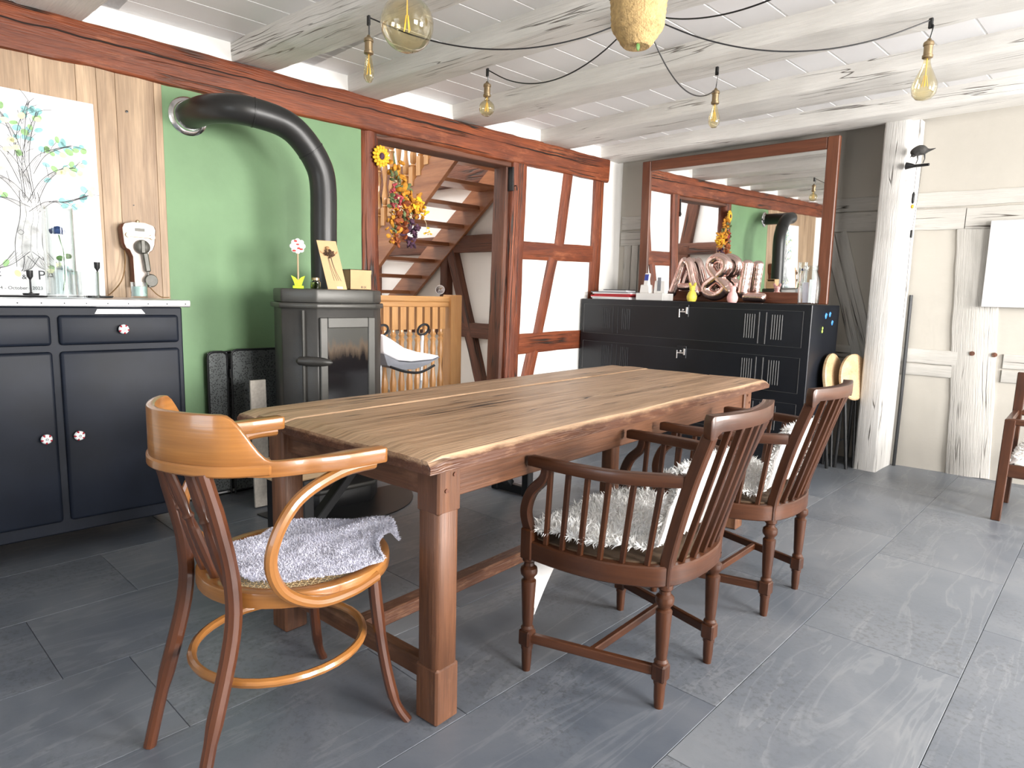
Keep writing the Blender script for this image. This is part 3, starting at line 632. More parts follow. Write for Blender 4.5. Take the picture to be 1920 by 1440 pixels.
# ------------------------------------------------------------------ spindle-back armchairs
def armchair(label, loc, rz):
    ch = thing('armchair', label, 'chair', loc, rz, 'spindle-back armchairs along the table'); M_ = 'mahogany'
    fr = [(-.28, .20), (-.283, .08), (-.262, -.05), (-.215, -.15), (-.163, -.205), (-.08, -.232), (0, -.238)]
    half = [(p.x, p.y) for p in smooth_path([(a, b, 0) for a, b in fr], 5)]; full = half + [(-x, y) for x, y in half[-2::-1]]
    MB().sweep(full, .034, .375, .435).build('seat_rail', M_, ch, bevel=.004)
    MB().sweep([(p.x, p.y) for p in smooth_path([(-.28, .20, 0), (0, .225, 0), (.28, .20, 0)], 6)], .03, .378, .432).build('front_rail', M_, ch, bevel=.004)
    MB().prism([(x * .96, y * .96) for x, y in full] + [(.2, .205), (-.2, .205)], .425, .44).build('seat', 'cushion_beige', ch)
    prof = [(.013, 0), (.0155, .03), (.017, .082)]; mid = [(.02, .138), (.021, .145), (.0155, .152), (.0175, .17), (.0235, .295), (.0235, .30), (.017, .305), (.018, .312), (.026, .322), (.0275, .332), (.026, .342), (.017, .35), (.016, .36), (.022, .366), (.022, .38)]
    for (x, y) in ((-.28, .20), (.28, .20), (-.163, -.205), (.163, -.205)):
        l = MB().lathe(prof, 12, (x, y, 0)); l.lathe([(.019, .075), (.019, .09)], 12, (x, y, 0)); l.lathe(mid, 12, (x, y, 0)); l.build('leg', M_, ch)
        MB().box(x - .021, x + .021, y - .021, y + .021, .086, .138).build('leg_block', M_, ch, bevel=.005)
        if y > 0: MB().box(x - .022, x + .022, y - .022, y + .022, .372, .47).build('arm_block', M_, ch, bevel=.004)
    for s in (-1, 1):
        MB().bar((s * .28, .2, .112), (s * .163, -.205, .112), .02, .03).build('side_stretcher', M_, ch, bevel=.003)
        sup = smooth_path([(s * .28, .2, .46), (s * .284, .215, .52), (s * .284, .195, .585), (s * .283, .15, .635), (s * .283, .14, .675)], 5)
        MB().rsweep(sup, .026, [lerp(.038, .028, i / (len(sup) - 1)) for i in range(len(sup))], (0, 1, .01)).build('arm_support', M_, ch, bevel=.004)
        ap = [(p.x, p.y) for p in smooth_path([(s * .283, .205, 0), (s * .285, .06, 0), (s * .268, -.08, 0), (s * .215, -.19, 0), (s * .168, -.255, 0)], 6)]
        n = len(ap); MB().sweep(ap, [.034] * n, [lerp(.668, .672, i / n) for i in range(n)], [lerp(.70, .71, i / n) for i in range(n)]).build('arm', M_, ch, bevel=.006, seg=2)
        def xat(P, y):
            P = sorted(P, key=lambda q: q[1]); return interp([q[1] for q in P], [abs(q[0]) for q in P], y)
        for k in range(6):
            yb_ = lerp(.135, -.165, k / 5); yt = yb_ - .012 - .022 * k / 5
            MB().bar((s * xat(half, yb_), yb_, .43), (s * xat(ap, yt), yt, .672), .013, .016, (0, 1, 0)).build('arm_spindle', M_, ch, bevel=.002)
        bp = [(s * .163, -.205, .37), (s * .163, -.21, .46), (s * .172, -.26, .66), (s * .186, -.318, .83)]
        MB().rsweep(smooth_path(bp, 4), .036, .034, (0, 1, .3)).build('back_post', M_, ch, bevel=.004)
    tp = [(p.x, p.y) for p in smooth_path([(-.212, -.318, 0), (-.19, -.328, 0), (-.1, -.352, 0), (0, -.362, 0), (.1, -.352, 0), (.19, -.328, 0), (.212, -.318, 0)], 5)]; n = len(tp)
    MB().sweep(tp, [.026] + [.034] * (n - 2) + [.026], [.834] + [.824, .822, .822, .824, .832] + [.842] * (n - 12) + [.832, .824, .822, .822, .824] + [.834], [.862] + [.874, .88] + [.885] * (n - 6) + [.88, .874] + [.862]).build('top_rail', M_, ch, bevel=.008, seg=2)
    for k in range(5):
        x = -.11 + .055 * k
        MB().bar((x * 1.0, -.232 + x * x * .9, .43), (x * 1.12, -.355 + x * x * .9, .85), .013, .018, (0, 1, 0)).build('back_spindle', M_, ch, bevel=.002)
    MB().bar((-.2215, -.0, .112), (.2215, -.0, .112), .02, .026).build('cross_stretcher', M_, ch, bevel=.003)
    return ch
C1 = ((-1.163, 1.715, 0), R(90) + .077); C2 = ((-1.205, 2.505, 0), R(90) + .05)
ch1 = armchair('brown spindle-back armchair with sheepskin hanging below its seat front, next to the bentwood chair', *C1)
ch2 = copy_tree(ch1); ch2.location, ch2.rotation_euler = C2[0], (0, 0, C2[1]); ch2['label'] = 'brown spindle-back armchair between the other armchair and the folded stools'
def sheepskin(label, loc, rz, seed, flap):
    sk = thing('sheepskin', label, 'sheepskin', loc, rz, 'sheepskins on the armchairs')
    def fn(u, v):
        w = .268 + .014 * math.sin(v * 9 + seed) + .012 * math.sin(v * 23 + seed); x = lerp(-1, 1, u) * w
        L = v * .78
        if L < .06: y, z = .235, .41 + L * .9
        elif L < .46: q = (L - .06) / .40; y, z = .225 - q * .385, .466 + .012 * math.sin(q * 3.1)
        else: q = (L - .46) / .32; y, z = -.165 - q * .065, .475 + q * .235
        if L > .46: x *= .62
        elif L > .25: x *= lerp(1, .62, (L - .25) / .21)
        nz = noise.noise(V(u * 4 + seed, v * 5, seed)) * .012
        if flap and L < .075 and u < .5: k = (.5 - u) / .5 * (.075 - L) / .075; z -= .27 * k; y += .004 * k; x += .05 * k
        return V(x, y + (nz if L > .46 else 0), z + (nz if L <= .46 else 0))
    MB().sheet(fn, 24, 44).build('hide', 'fur_hide', sk, angle=180)
    pts = scatter(fn, 9000, seed)
    out = []
    for p, nn in pts:
        up = V(0, .9, .5) if p.z > .49 else V(0, .1, 1)
        out.append((p, nn if nn.dot(up) > 0 else -nn))
    rg = random.Random(seed + 5)
    for _ in range(2600):
        side = rg.choice((0, 1, 2)); t = rg.random(); u, v = ((0, t), (1, t), (t, 1))[side]; p = fn(u, v); c = fn(.5, min(v, .92)); out.append((p, (p - c).normalized() + V(0, .2, .25)))
    fur('fleece', out, 'fur_white', sk, .028, .0045, .6, seed)
    return sk
sheepskin('white sheepskin with a corner hanging below the armchair seat next to the bentwood chair', *C1, 4, True)
sheepskin('white sheepskin draped over the armchair next to the folded stools', *C2, 8, False)
# ------------------------------------------------------------------ sideboard
sb = thing('sideboard', 'dark navy painted sideboard with metal-edged top and patterned knobs', 'sideboard', (-3.25, .3, 0)); y0, y1 = -.76, .755
MB().box(-.5, 0, y0, y1, .12, 1.085).build('body', 'navy_paint', sb, bevel=.006)
MB().box(-.53, .03, y0 - .02, y1 + .03, 1.085, 1.118).build('worktop', 'zinc', sb, bevel=.006, seg=2)
rv = MB()
for k in range(20): rv.lathe([(.004, 0), (.003, .002)], 6, (.03, y0 + .04 + k * .078, 1.1), (1, 0, 0))
rv.build('rivets', 'black_iron', sb, kind='stuff')
for (x, y) in ((-.03, y0 + .04), (-.03, y1 - .04), (-.46, y0 + .04), (-.46, y1 - .04)): MB().bar((x, y, .13), (x, y, 0), .05, .05, w1=.035, h1=.035).build('leg', 'navy_paint', sb, bevel=.004)
def knob(parent, y, z):
    k = MB().lathe([(.008, 0), (.008, .012), (.019, .016), (.0205, .024), (.017, .031), (.006, .033)], 18, (.017, y, z), (1, 0, 0)).build('knob', 'knob_white', parent, label='red and white patterned round knob')
    mb = MB()
    for q in range(5):
        a = q * 2 * math.pi / 5 + .3 + y * 9; mb.ell((.0435, y + .0152 * math.cos(a), z + .0152 * math.sin(a)), (.0075, .0068, .0048), 8, 5, Matrix.Rotation(a, 3, 'X'))
    mb.build('pattern', 'knob_red', k)
    mb = MB(); mb.tube([(.0505, y + .004 * math.cos(a), z + .004 * math.sin(a)) for a in [q * .63 for q in range(10)]], .0009, 5, closed=True); mb.build('ring_mark', 'black_line', k)
units = [(-.74, -.255), (-.235, .245), (.27, .735)]
for i, (a, b) in enumerate(units):
    d = MB().box(-.01, .018, a, b, .925, 1.05).build('drawer', 'navy_paint', sb, bevel=.014, seg=3); knob(d, (a + b) / 2, .99)
    d = MB().box(-.01, .018, a, b, .175, .9).build('door', 'navy_paint', sb, bevel=.014, seg=3); knob(d, a + .045 if i == 2 else b - .045, .545)
MB().prism([(.405, 1.055), (.415, 1.075), (.585, 1.075), (.6, 1.055)], .0, .003, lambda a, b, d: (d, a, b)).build('paper_strip', 'white_paper', sb, smooth=False)
# ------------------------------------------------------------------ stove and flue
stv = thing('wood_stove', 'dark grey cast iron wood stove with sooty glass door', 'stove', (-3.35, 1.82, 0))
def spoly(g): return [(-.115 - g, -.225 - g), (.12 + g * .4, -.295 - g), (.25 + g, -.165 - g * .4), (.25 + g, .17 + g * .4), (.12 + g * .4, .3 + g), (-.115 - g, .27 + g)]
MB().prism(spoly(0), .1, 1.09).build('body', 'stove_iron', stv, bevel=.006); MB().prism(spoly(-.02), .0, .1).build('plinth', 'black_iron', stv, bevel=.004)
MB().prism(spoly(.014), 1.085, 1.112).build('rim', 'stove_light', stv, bevel=.005); MB().prism(spoly(.003), 1.112, 1.185).build('top_plate', 'stove_light', stv, bevel=.012, seg=2)
MB().prism(spoly(.006), .10, .125).build('lower_rim', 'stove_light', stv, bevel=.004)
d = MB()
d.box(.25, .268, -.158, -.115, .26, 1.04).box(.25, .268, .125, .168, .26, 1.04).box(.25, .268, -.115, .125, .985, 1.04).box(.25, .268, -.115, .125, .26, .33)
door = d.build('door', 'stove_light', stv, bevel=.004)
MB().box(.252, .262, -.117, .127, .33, .985).build('glass', 'stove_glass', door, smooth=False, label='sooty dark door glass')
MB().tube([(.215, -.225, .25), (.215, -.225, 1.075)], .009, 8).build('latch_rod', 'stove_light', stv)
MB().tube([(.205, -.255, .815), (.215, -.25, .818), (.245, -.22, .818), (.29, -.16, .815), (.315, -.13, .812), (.322, -.122, .811)], [.012, .021, .025, .023, .015, .004], 12).build('handle', 'stove_iron', stv)
MB().box(.2, .25, .172, .185, .3, .62).build('hinge_bar', 'stove_iron', stv, bevel=.003)
MB().prism([(.45 * math.cos(a) + .05, .03 + .45 * math.sin(a)) for a in [k * math.pi / 20 - math.pi / 2 for k in range(21)]], .0, .006).build('hearth_plate', 'black_metal', stv, bevel=.002, label='dark rounded hearth plate')
fl = thing('flue_pipe', 'matt black stove flue pipe elbowing into the green wall', 'flue pipe', (-3.38, 1.85, 1.185))
fp = smooth_path([(0, 0, 0), (0, 0, .3), (0, 0, .56), (0, -.035, .68), (0, -.125, .79), (0, -.22, .845), (-.0, -.36, .865), (-.04, -.46, .873), (-.15, -.53, .877), (-.29, -.548, .879), (-.405, -.55, .88)], 7)
MB().tube(fp, .071, 20).build('pipe', 'flue_black', fl)
for i in (24, 43): p = fp[i]; q = fp[i + 1]; t = (q - p).normalized(); MB().tube([p - t * .004, p - t * .003, p + t * .003, p + t * .004], [.071, .0735, .0735, .071], 20).build('joint', 'flue_black', fl)
MB().lathe([(.072, 0), (.098, 0), (.098, .005), (.09, .012), (.078, .016), (.073, .03), (.0715, .03)], 28, (-.408, -.55, .88), (1, 0, 0)).build('wall_collar', 'chrome', fl)

# ------------------------------------------------------------------ things on and by the stove
ZT = 1.185
pw = thing('flower_pick', 'paper flower with red and white petals on stick with lime green leaves', 'decoration', (-3.19, 1.60, ZT))
FY = lambda a, b, d: (d, a, b)
pw.rotation_euler = (0, 0, R(-32))
mb = MB()
for k in range(8): a = k * math.pi / 4; mb.ell((.0, .026 * math.cos(a), .212 + .026 * math.sin(a)), (.006, .0135, .0135), 10, 6)
mb.ell((0, 0, .212), (.008, .018, .018), 10, 6); mb.build('petals', 'petal_white', pw)
mb = MB()
for a, r in ((1.9, .026), (5.6, .024), (4.1, .028), (1.4, .008), (5.2, .012)): mb.ell((.005, r * math.cos(a), .212 + r * math.sin(a)), (.004, .009, .005), 8, 5)
mb.build('red_marks', 'petal_red', pw)
MB().tube([(0, 0, .02), (0, 0, .175)], .0042, 8).build('stick', 'light_wood', pw)
MB().prism([(-.016, .014), (-.02, .03), (-.034, .065), (-.015, .056), (0, .04), (.015, .056), (.034, .064), (.022, .032), (.016, .014)], -.006, .006, FY).build('leaves', 'lime', pw)
MB().box(-.016, .016, -.026, .026, 0, .014).build('foot', 'lime', pw, bevel=.002)
gj = thing('green_jar', 'small green glass jar standing next to the leaning card', 'jar', (-3.16, 1.68, ZT))
MB().lathe([(.0, 0), (.024, 0), (.026, .004), (.026, .034), (.019, .042), (.019, .048), (.016, .048)], 16).build('glass', 'green_glass', gj); MB().lathe([(.0, .044), (.0205, .044), (.0205, .056), (0, .056)], 16).build('lid', 'brass', gj)
cdp = thing('pine_cone_card', 'beige cardboard card with pine cone figure leaning on the stove pipe', 'card', (-3.16, 1.80, ZT))
cdp.rotation_euler = (0, R(-6), R(-12)); tilt = lambda a, b, d: (d, a + (.25 - b) * .2 - .045, b)
MB().prism([(-.05, 0), (.052, 0), (.052, .252), (-.05, .252)], -.0015, .0015, tilt).build('panel', 'cardboard', cdp, smooth=False)
mb = MB(); rg = random.Random(2)
for k in range(60):
    a = rg.uniform(0, 6.28); r = rg.uniform(0, .026); y, z = r * math.cos(a), .185 + r * .8 * math.sin(a)
    mb.ell(tilt(y, z, .008 + .012 * (1 - r / .026)), (.006, .006, .004), 6, 4, Matrix.Rotation(a, 3, 'X'))
mb.build('pine_cone', 'pinecone', cdp)
MB().ell(tilt(-.004, .213, .01), (.008, .010, .009), 10, 6).build('head', 'cardboard_dark', cdp)
for s in (-1, 1): MB().prism([(s * .02, .178), (s * .046, .2), (s * .043, .188)], .002, .004, tilt).build('wing', 'cardboard_dark', cdp)
for y, e in ((-.012, -.01), (-.008, .014), (.004, .03), (.006, .05)): MB().tube([tilt(lerp(y, e * .6, t * t), .165 - .12 * t, .003) for t in (0, .25, .5, .75, 1)], .0007, 5).build('thread_leg', 'ink', cdp)
MB().prism([(.0, .004), (.03, .004), (.03, .014), (.0, .014)], .0015, .0022, tilt).build('paper_tag', 'white_paper', cdp, smooth=False)
bx = thing('jar_carrier', 'open cardboard carrier holding small spice jars, next to the door post', 'box', (-3.36, 2.04, ZT), R(0))
MB().box(-.05, .05, -.07, .07, 0, .004).box(-.05, -.047, -.07, .07, 0, .115).box(-.05, .05, -.07, -.067, 0, .115).box(-.05, .05, .067, .07, 0, .09).box(.047, .05, -.07, .07, 0, .115).box(-.05, .05, -.07, .07, .112, .115).build('carton', 'cardboard', bx, smooth=False)
text_mesh('print', 'III IX', .018, 'black_line', bx, Matrix(((0, 0, 1, .0506), (1, 0, 0, .0), (0, 1, 0, .01), (0, 0, 0, 1))))
for k, c in enumerate(('petal_red', 'petal_sun', 'zinc')):
    j = tag(MB().lathe([(0, 0), (.018, 0), (.019, .03), (.014, .036), (.014, .042)], 12).build('spice_jar', c), ['red', 'yellow', 'pale grey'][k] + ' spice jar inside the cardboard carrier', 'jar'); j.location = (-3.36, 1.998 + k * .042, ZT + .0045)
    MB().lathe([(0, .042), (.0155, .042), (.0155, .052), (0, .052)], 12).build('lid', 'black_plastic', j)
fsn = thing('fire_screen', 'folded black mesh fire screen leaning on the green wall', 'fire screen', (-3.7, 1.5, 0))
def panel(a, b, x, h):
    mb = MB(); r = .03; pts = [(x, a, .01)] + [(x, a + r - r * math.cos(t), h - r + r * math.sin(t)) for t in (0, .5, 1.05, 1.57)] + [(x, b - r + r * math.sin(t), h - r + r * math.cos(t)) for t in (0, .5, 1.05, 1.57)] + [(x, b, .01)]
    f = mb.tube(pts, .0065, 8).tube([(x, a, .03), (x, b, .03)], .005, 6).build('frame', 'black_metal', fsn)
    MB().box(x - .001, x + .001, a, b, .03, h - .004).build('mesh', 'mesh_screen', fsn, smooth=False)
panel(-.165, -.06, -.035, .825); panel(-.05, .235, .0, .835); panel(-.16, .1, -.06, .82)
for z in (.25, .68): MB().tube([(.0, -.055, z), (.0, -.055, z + .05)], .008, 8).build('hinge', 'black_metal', fsn)
sl = tag(MB().box(-.008, .008, -.085, .0, 0, .69).build('stone_panel', 'stone_slab', bevel=.002), 'beige speckled panel standing between the fire screen and the stove', 'panel'); sl.location = (-3.40, 1.518, .0065); sl.rotation_euler = (0, R(-2), 0)
ss = thing('socket_strip', 'black socket strip on the white skirting under the green wall', 'socket', (-3.768, 1.3, .03)); MB().box(-.01, .012, -.07, .06, 0, .045).build('body', 'black_plastic', ss, bevel=.004)
for y in (-.045, .0): MB().lathe([(.008, 0), (.008, .002)], 10, (.012, y, .022), (1, 0, 0)).build('outlet', 'zinc', ss)
# ------------------------------------------------------------------ things on the sideboard
ZS = 1.1185
art = thing('tree_canvas', 'white canvas with inked tree and teal fingerprint leaves, standing on the sideboard', 'picture', (-3.735, .46, ZS + .001)); art.rotation_euler = (0, R(-2.0), 0)
MB().box(-.012, .012, -.40, .40, 0, .91).build('canvas', 'canvas_white', art, bevel=.002)
AX = .0125
def flat(pts, ws, mat, name, d=.0004, mbx=None):
    mb = mbx or MB(); L = []; Rr = []
    P = [V(0, a, b) for a, b in pts]
    for i, p in enumerate(P):
        t = (P[min(i + 1, len(P) - 1)] - P[max(i - 1, 0)]).normalized(); n = V(0, -t.z, t.y); w = ws[i] if hasattr(ws, '__len__') else ws
        L.append(p + n * w); Rr.append(p - n * w)
    k = len(P); vs = [v + V(AX + d, 0, 0) for v in L + Rr]
    mb.add(vs, [(i, i + 1, k + i + 1, k + i) for i in range(k - 1)], vs)
    return mb
tx = .125                                                   # trunk axis on the canvas
rt = random.Random(5); bark = MB(); ink = MB(); twigs = []
def branch(pts, w0, w1):
    P = [(p.y, p.z) for p in smooth_path([(0, a, b) for a, b in pts], 7)]; n = len(P); ws = [lerp(w0, w1, i / (n - 1)) for i in range(n)]
    flat(P, ws, None, '', .0004 + .00002 * len(ink.v) / 1000, bark)
    for s in (-1, 1): flat([(a, b) for a, b in P], .0011, None, '', .0009, MB()) and flat([(P[i][0] + s * ws[i] * .96, P[i][1]) for i in range(n)], .0012, None, '', .0009, ink)
    for q in (-.45, .1, .5):
        if w0 > .012: flat([(P[i][0] + q * ws[i] * 1.1 + .002 * math.sin(i), P[i][1]) for i in range(1, n - 1)], .0005, None, '', .0008, ink)
    twigs.extend(P[n // 2:])
branch([(tx - .01, .13), (tx - .018, .24), (tx + .0, .36), (tx - .005, .47)], .062, .035)
for a, b in (((tx - .045, .2), (tx - .17, .115)), ((tx + .02, .2), (tx + .15, .115)), ((tx - .01, .18), (tx - .05, .11)), ((tx + .0, .18), (tx + .07, .112))): branch([a, ((a[0] + b[0]) / 2, lerp(a[1], b[1], .75)), b], .03, .003)
B1 = [[(tx - .01, .44), (tx - .03, .58), (tx - .06, .7), (tx - .12, .8)], [(tx, .44), (tx - .01, .6), (tx + .02, .72), (tx + .075, .83)], [(tx + .01, .42), (tx + .08, .52), (tx + .17, .58), (tx + .26, .6)], [(tx + .015, .38), (tx + .1, .43), (tx + .2, .44), (tx + .33, .48)], [(tx, .55), (tx + .07, .63), (tx + .15, .67), (tx + .25, .7)],
      [(tx - .02, .42), (tx - .1, .5), (tx - .2, .54), (tx - .3, .56)], [(tx - .02, .5), (tx - .1, .62), (tx - .2, .68), (tx - .28, .7)], [(tx - .03, .4), (tx - .12, .43), (tx - .24, .44), (tx - .34, .47)], [(tx - .04, .62), (tx - .02, .74), (tx + .0, .8), (tx + .03, .87)]]
B1 = [[(tx + (a - tx) * .7, b) for a, b in bb] for bb in B1]
for b in B1: branch(b, .02, .0022)
for b in B1:
    P = smooth_path([(0, x, y) for x, y in b], 6)
    for i in range(6, len(P), 2):
        a = rt.uniform(-.9, .9); l = rt.uniform(.03, .06); q = P[i]; d = (P[i] - P[i - 1]).normalized(); e = q + Matrix.Rotation(a, 3, 'X') @ d * l
        flat([(q.y, q.z), ((q.y + e.y) / 2, (q.z + e.z) / 2 + .003), (e.y, e.z)], .0009, None, '', .0009, ink); twigs.append((e.y, e.z)); twigs.append((e.y, e.z))
flat([(tx - .045 + .012 * math.sin(t) ** 3 , .285 + .012 * math.cos(t)) for t in [k * .45 for k in range(15)]], .0008, None, '', .0011, ink)
bark.build('trunk_drawing', 'bark_grey', art, smooth=False); ink.build('ink_lines', 'ink', art, smooth=False)
lv = {'leaf_teal': MB(), 'leaf_green': MB(), 'leaf_yellow': MB()}
for (a, b) in twigs:
    if rt.random() < .5:
        m = rt.choices(list(lv), (5, 2, 3))[0]; a += rt.uniform(-.02, .02); b += rt.uniform(-.015, .02); r1, r2, th = rt.uniform(.009, .014), rt.uniform(.012, .019), rt.uniform(0, 3.1)
        if abs(a) > .385 or b > .89 or (abs(a - tx) < .05 and b < .55): continue
        dd = .0006 + .0002 * list(lv).index(m)
        vs = [V(AX + dd, a + r1 * math.cos(t) * math.cos(th) - r2 * math.sin(t) * math.sin(th), b + r1 * math.cos(t) * math.sin(th) + r2 * math.sin(t) * math.cos(th)) for t in [k * .628 for k in range(10)]]
        lv[m].add(vs, [tuple(range(10))], vs)
for m, mb in lv.items(): mb.build('leaf_prints', m, art, smooth=False, kind='stuff')
def art_text(s, y, z, size): text_mesh('lettering', s, size, 'ink', art, Matrix(((0, 0, 1, AX + .0005), (1, 0, 0, y), (0, 1, 0, z), (0, 0, 0, 1))), .0003)
art_text('E', -.03, .085, .055); art_text('&', .07, .075, .03); art_text('PA', .13, .075, .06); art_text('4 - October - 2023', -.012, .028, .0205)
vz = thing('glass_vase', 'tall clear glass cylinder vase holding the blue rose', 'vase', (-3.47, .635, ZS + .001))
MB().lathe([(0, 0), (.058, 0), (.058, .385), (.0555, .385), (.0555, .012), (0, .012)], 28).build('cylinder', 'clear_glass', vz)
bt_ = thing('glass_bottle', 'small clear glass bottle with etched lettering standing inside the vase', 'bottle', (-3.47, .64, ZS + .014)); MB().lathe([(0, 0), (.034, 0), (.036, .09), (.02, .118), (.012, .125), (.012, .155), (.0105, .155), (.0105, .125), (.032, .09), (.03, .004), (0, .004)], 20).build('bottle', 'clear_glass', bt_)
tmb = thing('glass_tumbler', 'clear straight tumbler beside the tall glass vase', 'tumbler', (-3.40, .72, ZS + .001)); MB().lathe([(0, 0), (.04, 0), (.043, .115), (.041, .115), (.038, .012), (0, .012)], 24).build('glass', 'clear_glass', tmb)
rs = thing('blue_rose', 'single dark blue rose standing in the glass vase', 'rose', (-3.47, .64, ZS + .03))
MB().tube(smooth_path([(0, 0, 0), (.002, .012, .1), (0, .01, .16), (0, -.005, .24)], 5), .0025, 6).build('stem', 'leaf_dark', rs)
mb = MB()
for k in range(16):
    a = k * 2.4; r = .004 + .0014 * k; c = V(r * math.cos(a), -.008 + r * math.sin(a), .262 - .0006 * k); mb.ell(c, (.014, .006, .016 - .0003 * k), 8, 6, Matrix.Rotation(a + 1.57, 3, 'Z') @ Matrix.Rotation(.3, 3, 'X'))
mb.build('bloom', 'rose_blue', rs)
for s, z in ((1, .15), (-1, .14)): MB().ell((0, .01 + s * .014, z), (.003, .016, .012), 8, 5).build('leaf', 'leaf_dark', rs)
def candle(label, y, x, h, tray, r):
    c = thing('candle_holder', label, 'candle holder', (x, y, ZS + .001), 0, 'black candle holders on the sideboard')
    MB().lathe([(0, 0), (r * .94, 0), (r, .005), (r, .008), (.012, .006), (.004, .012), (.0035, h - .04), (.006, h - .034), (.0115, h - .026), (.0125, h), (.0105, h), (.010, h - .02), (0, h - .022)], 20).build('stand', 'black_iron', c)
candle('black goblet-shaped candle holder on a round foot plate between vase and canvas edge', .78, -3.5, .16, 0, .058)
candle('shorter black goblet-shaped candle holder standing on the long dark tray', .525, -3.49, .105, 0, .03)
tr = tag(MB().box(-.06, .06, -.12, .085, 0, .006).build('tray', 'black_iron', bevel=.003), 'long flat dark tray under the shorter candle holder', 'tray'); tr.location = (-3.49, .49, ZS + .0005)
bpy.data.objects['candle_holder.001'].location.z += .007
ph = thing('antique_telephone', 'cream and brown antique wall telephone hanging on the wood cladding', 'telephone', (-3.735, 1.02, 1.17)); PX = .0
body = [(-.075, .215), (-.08, .29), (-.07, .312), (-.03, .322), (.03, .322), (.072, .31), (.08, .288), (.072, .215), (.06, .185), (.045, .178), (.036, .15), (.034, .0), (-.034, .0), (-.036, .15), (-.05, .185), (-.066, .19)]
MB().prism(body, -.045, .018, FY).build('case', 'phone_wood', ph, bevel=.006); MB().prism([(a * .93, .004 + b * .985) for a, b in body], .018, .026, FY).build('face_plate', 'phone_cream', ph, bevel=.004)
MB().box(.026, .028, -.02, .024, .277, .292).build('name_plate', 'bakelite', ph, smooth=False)
MB().bar((.034, -.055, .255), (.034, .058, .252), .01, .014).lathe([(.013, -.004), (.013, .006)], 12, (.032, -.052, .256), (1, 0, 0)).lathe([(.013, -.004), (.013, .006)], 12, (.032, .056, .252), (1, 0, 0)).build('cradle_fork', 'brass', ph, bevel=.001)
MB().lathe([(.009, 0), (.009, .012), (.004, .016)], 12, (0, .0, .318), (0, 0, 1)).build('top_screw', 'brass', ph)
hs = MB().lathe([(.0, 0), (.034, 0), (.036, .008), (.033, .02), (.022, .026), (0, .026)], 22, (.035, .005, .2), (1, 0, 0)).build('earpiece', 'bakelite', ph)
MB().box(.06, .068, -.006, .012, .17, .232).build('grip_bar', 'bakelite', hs, bevel=.002); MB().bar((.055, .012, .172), (.055, .022, .078), .026, .022).build('handle', 'bakelite', ph, bevel=.005)
MB().lathe([(0, 0), (.031, 0), (.033, .006), (.028, .014), (0, .014)], 22, (.045, .035, .035), (1, .1, 0)).build('mouthpiece', 'bakelite', ph); MB().bar((.05, .022, .08), (.052, .028, .0), .012, .012).build('stem', 'bakelite', ph, bevel=.002)
MB().tube(smooth_path([(-.02, -.06, .185), (-.01, -.062, .12), (.0, -.085, .03), (.03, -.15, -.04), (.06, -.19, -.048)], 6), .0028, 6).build('cord', 'cloth_cord', ph); MB().tube(smooth_path([(.05, .03, .0), (.07, .05, -.03), (.06, .08, -.047), (.04, .12, -.048)], 6), .0025, 6).build('cord', 'cloth_cord', ph)
cj = thing('candle_jar', 'glass candle jar with pale mint wax in front of the telephone', 'candle', (-3.56, .965, ZS + .001)); MB().lathe([(0, 0), (.034, 0), (.036, .004), (.0365, .075), (.0345, .075), (.034, .008), (0, .008)], 24).build('glass', 'clear_glass', cj); MB().lathe([(0, .009), (.0335, .009), (.0335, .055), (0, .055)], 24).build('wax', 'candle_wax', cj)

# ------------------------------------------------------------------ lockers
lk = thing('locker_cabinet', 'long black metal locker cabinet lying in three rows along the wall', 'locker', (-2.772, 4.83, 0)); LX = 1.005
MB().box(-LX, LX, -.25, .25, 0, 1.163).build('body', 'locker_black', lk, bevel=.004)
def row(z1, z0):
    d = MB().box(-.965, .952, -.258, -.25, z0, z1).build('door', 'locker_black', lk, bevel=.003, label='black locker door with louvres and latch')
    e = MB().box(-.967, .954, -.2585, -.2575, z1 - .001, z1 + .0005).box(.951, .954, -.2605, -.2575, z0, z1).box(-.967, -.964, -.2605, -.2575, z0, z1).box(-.967, .954, -.2605, -.2575, z0 - .001, z0 + .001); e.build('edge', 'locker_edge', d, smooth=False)
    for xc in (-.72, -.515, .572, .773):
        for k in range(5):
            x = xc - .036 + .018 * k; MB().bar((x, -.2595, z1 - .03), (x, -.2595, z1 - .205), .005, .007).build('louvre', 'locker_edge' if xc > 0 else 'locker_black', d, bevel=.0015)
    for xc in (-.622, .668): MB().box(xc - .03, xc - .022, -.262, -.257, z0 + .01, z1 - .015).box(xc + .022, xc + .03, -.262, -.257, z0 + .01, z1 - .015).build('strip', 'locker_edge' if xc > 0 else 'locker_black', d, bevel=.001)
    MB().box(-.01, .075, -.262, -.256, z1 - .075, z1 + .02).build('latch_plate', 'locker_black', d, bevel=.002)
    MB().box(-.006, .002, -.272, -.26, z1 - .08, z1 - .015).box(.0, .06, -.27, -.262, z1 - .04, z1 - .03).box(.055, .07, -.275, -.26, z1 - .05, z1 + .0).lathe([(.008, 0), (.008, .012)], 10, (.03, -.262, z1 - .02), (0, -1, 0)).build('latch', 'chrome', d, bevel=.001)
row(1.118, .868); row(.797, .55); row(.475, .225)
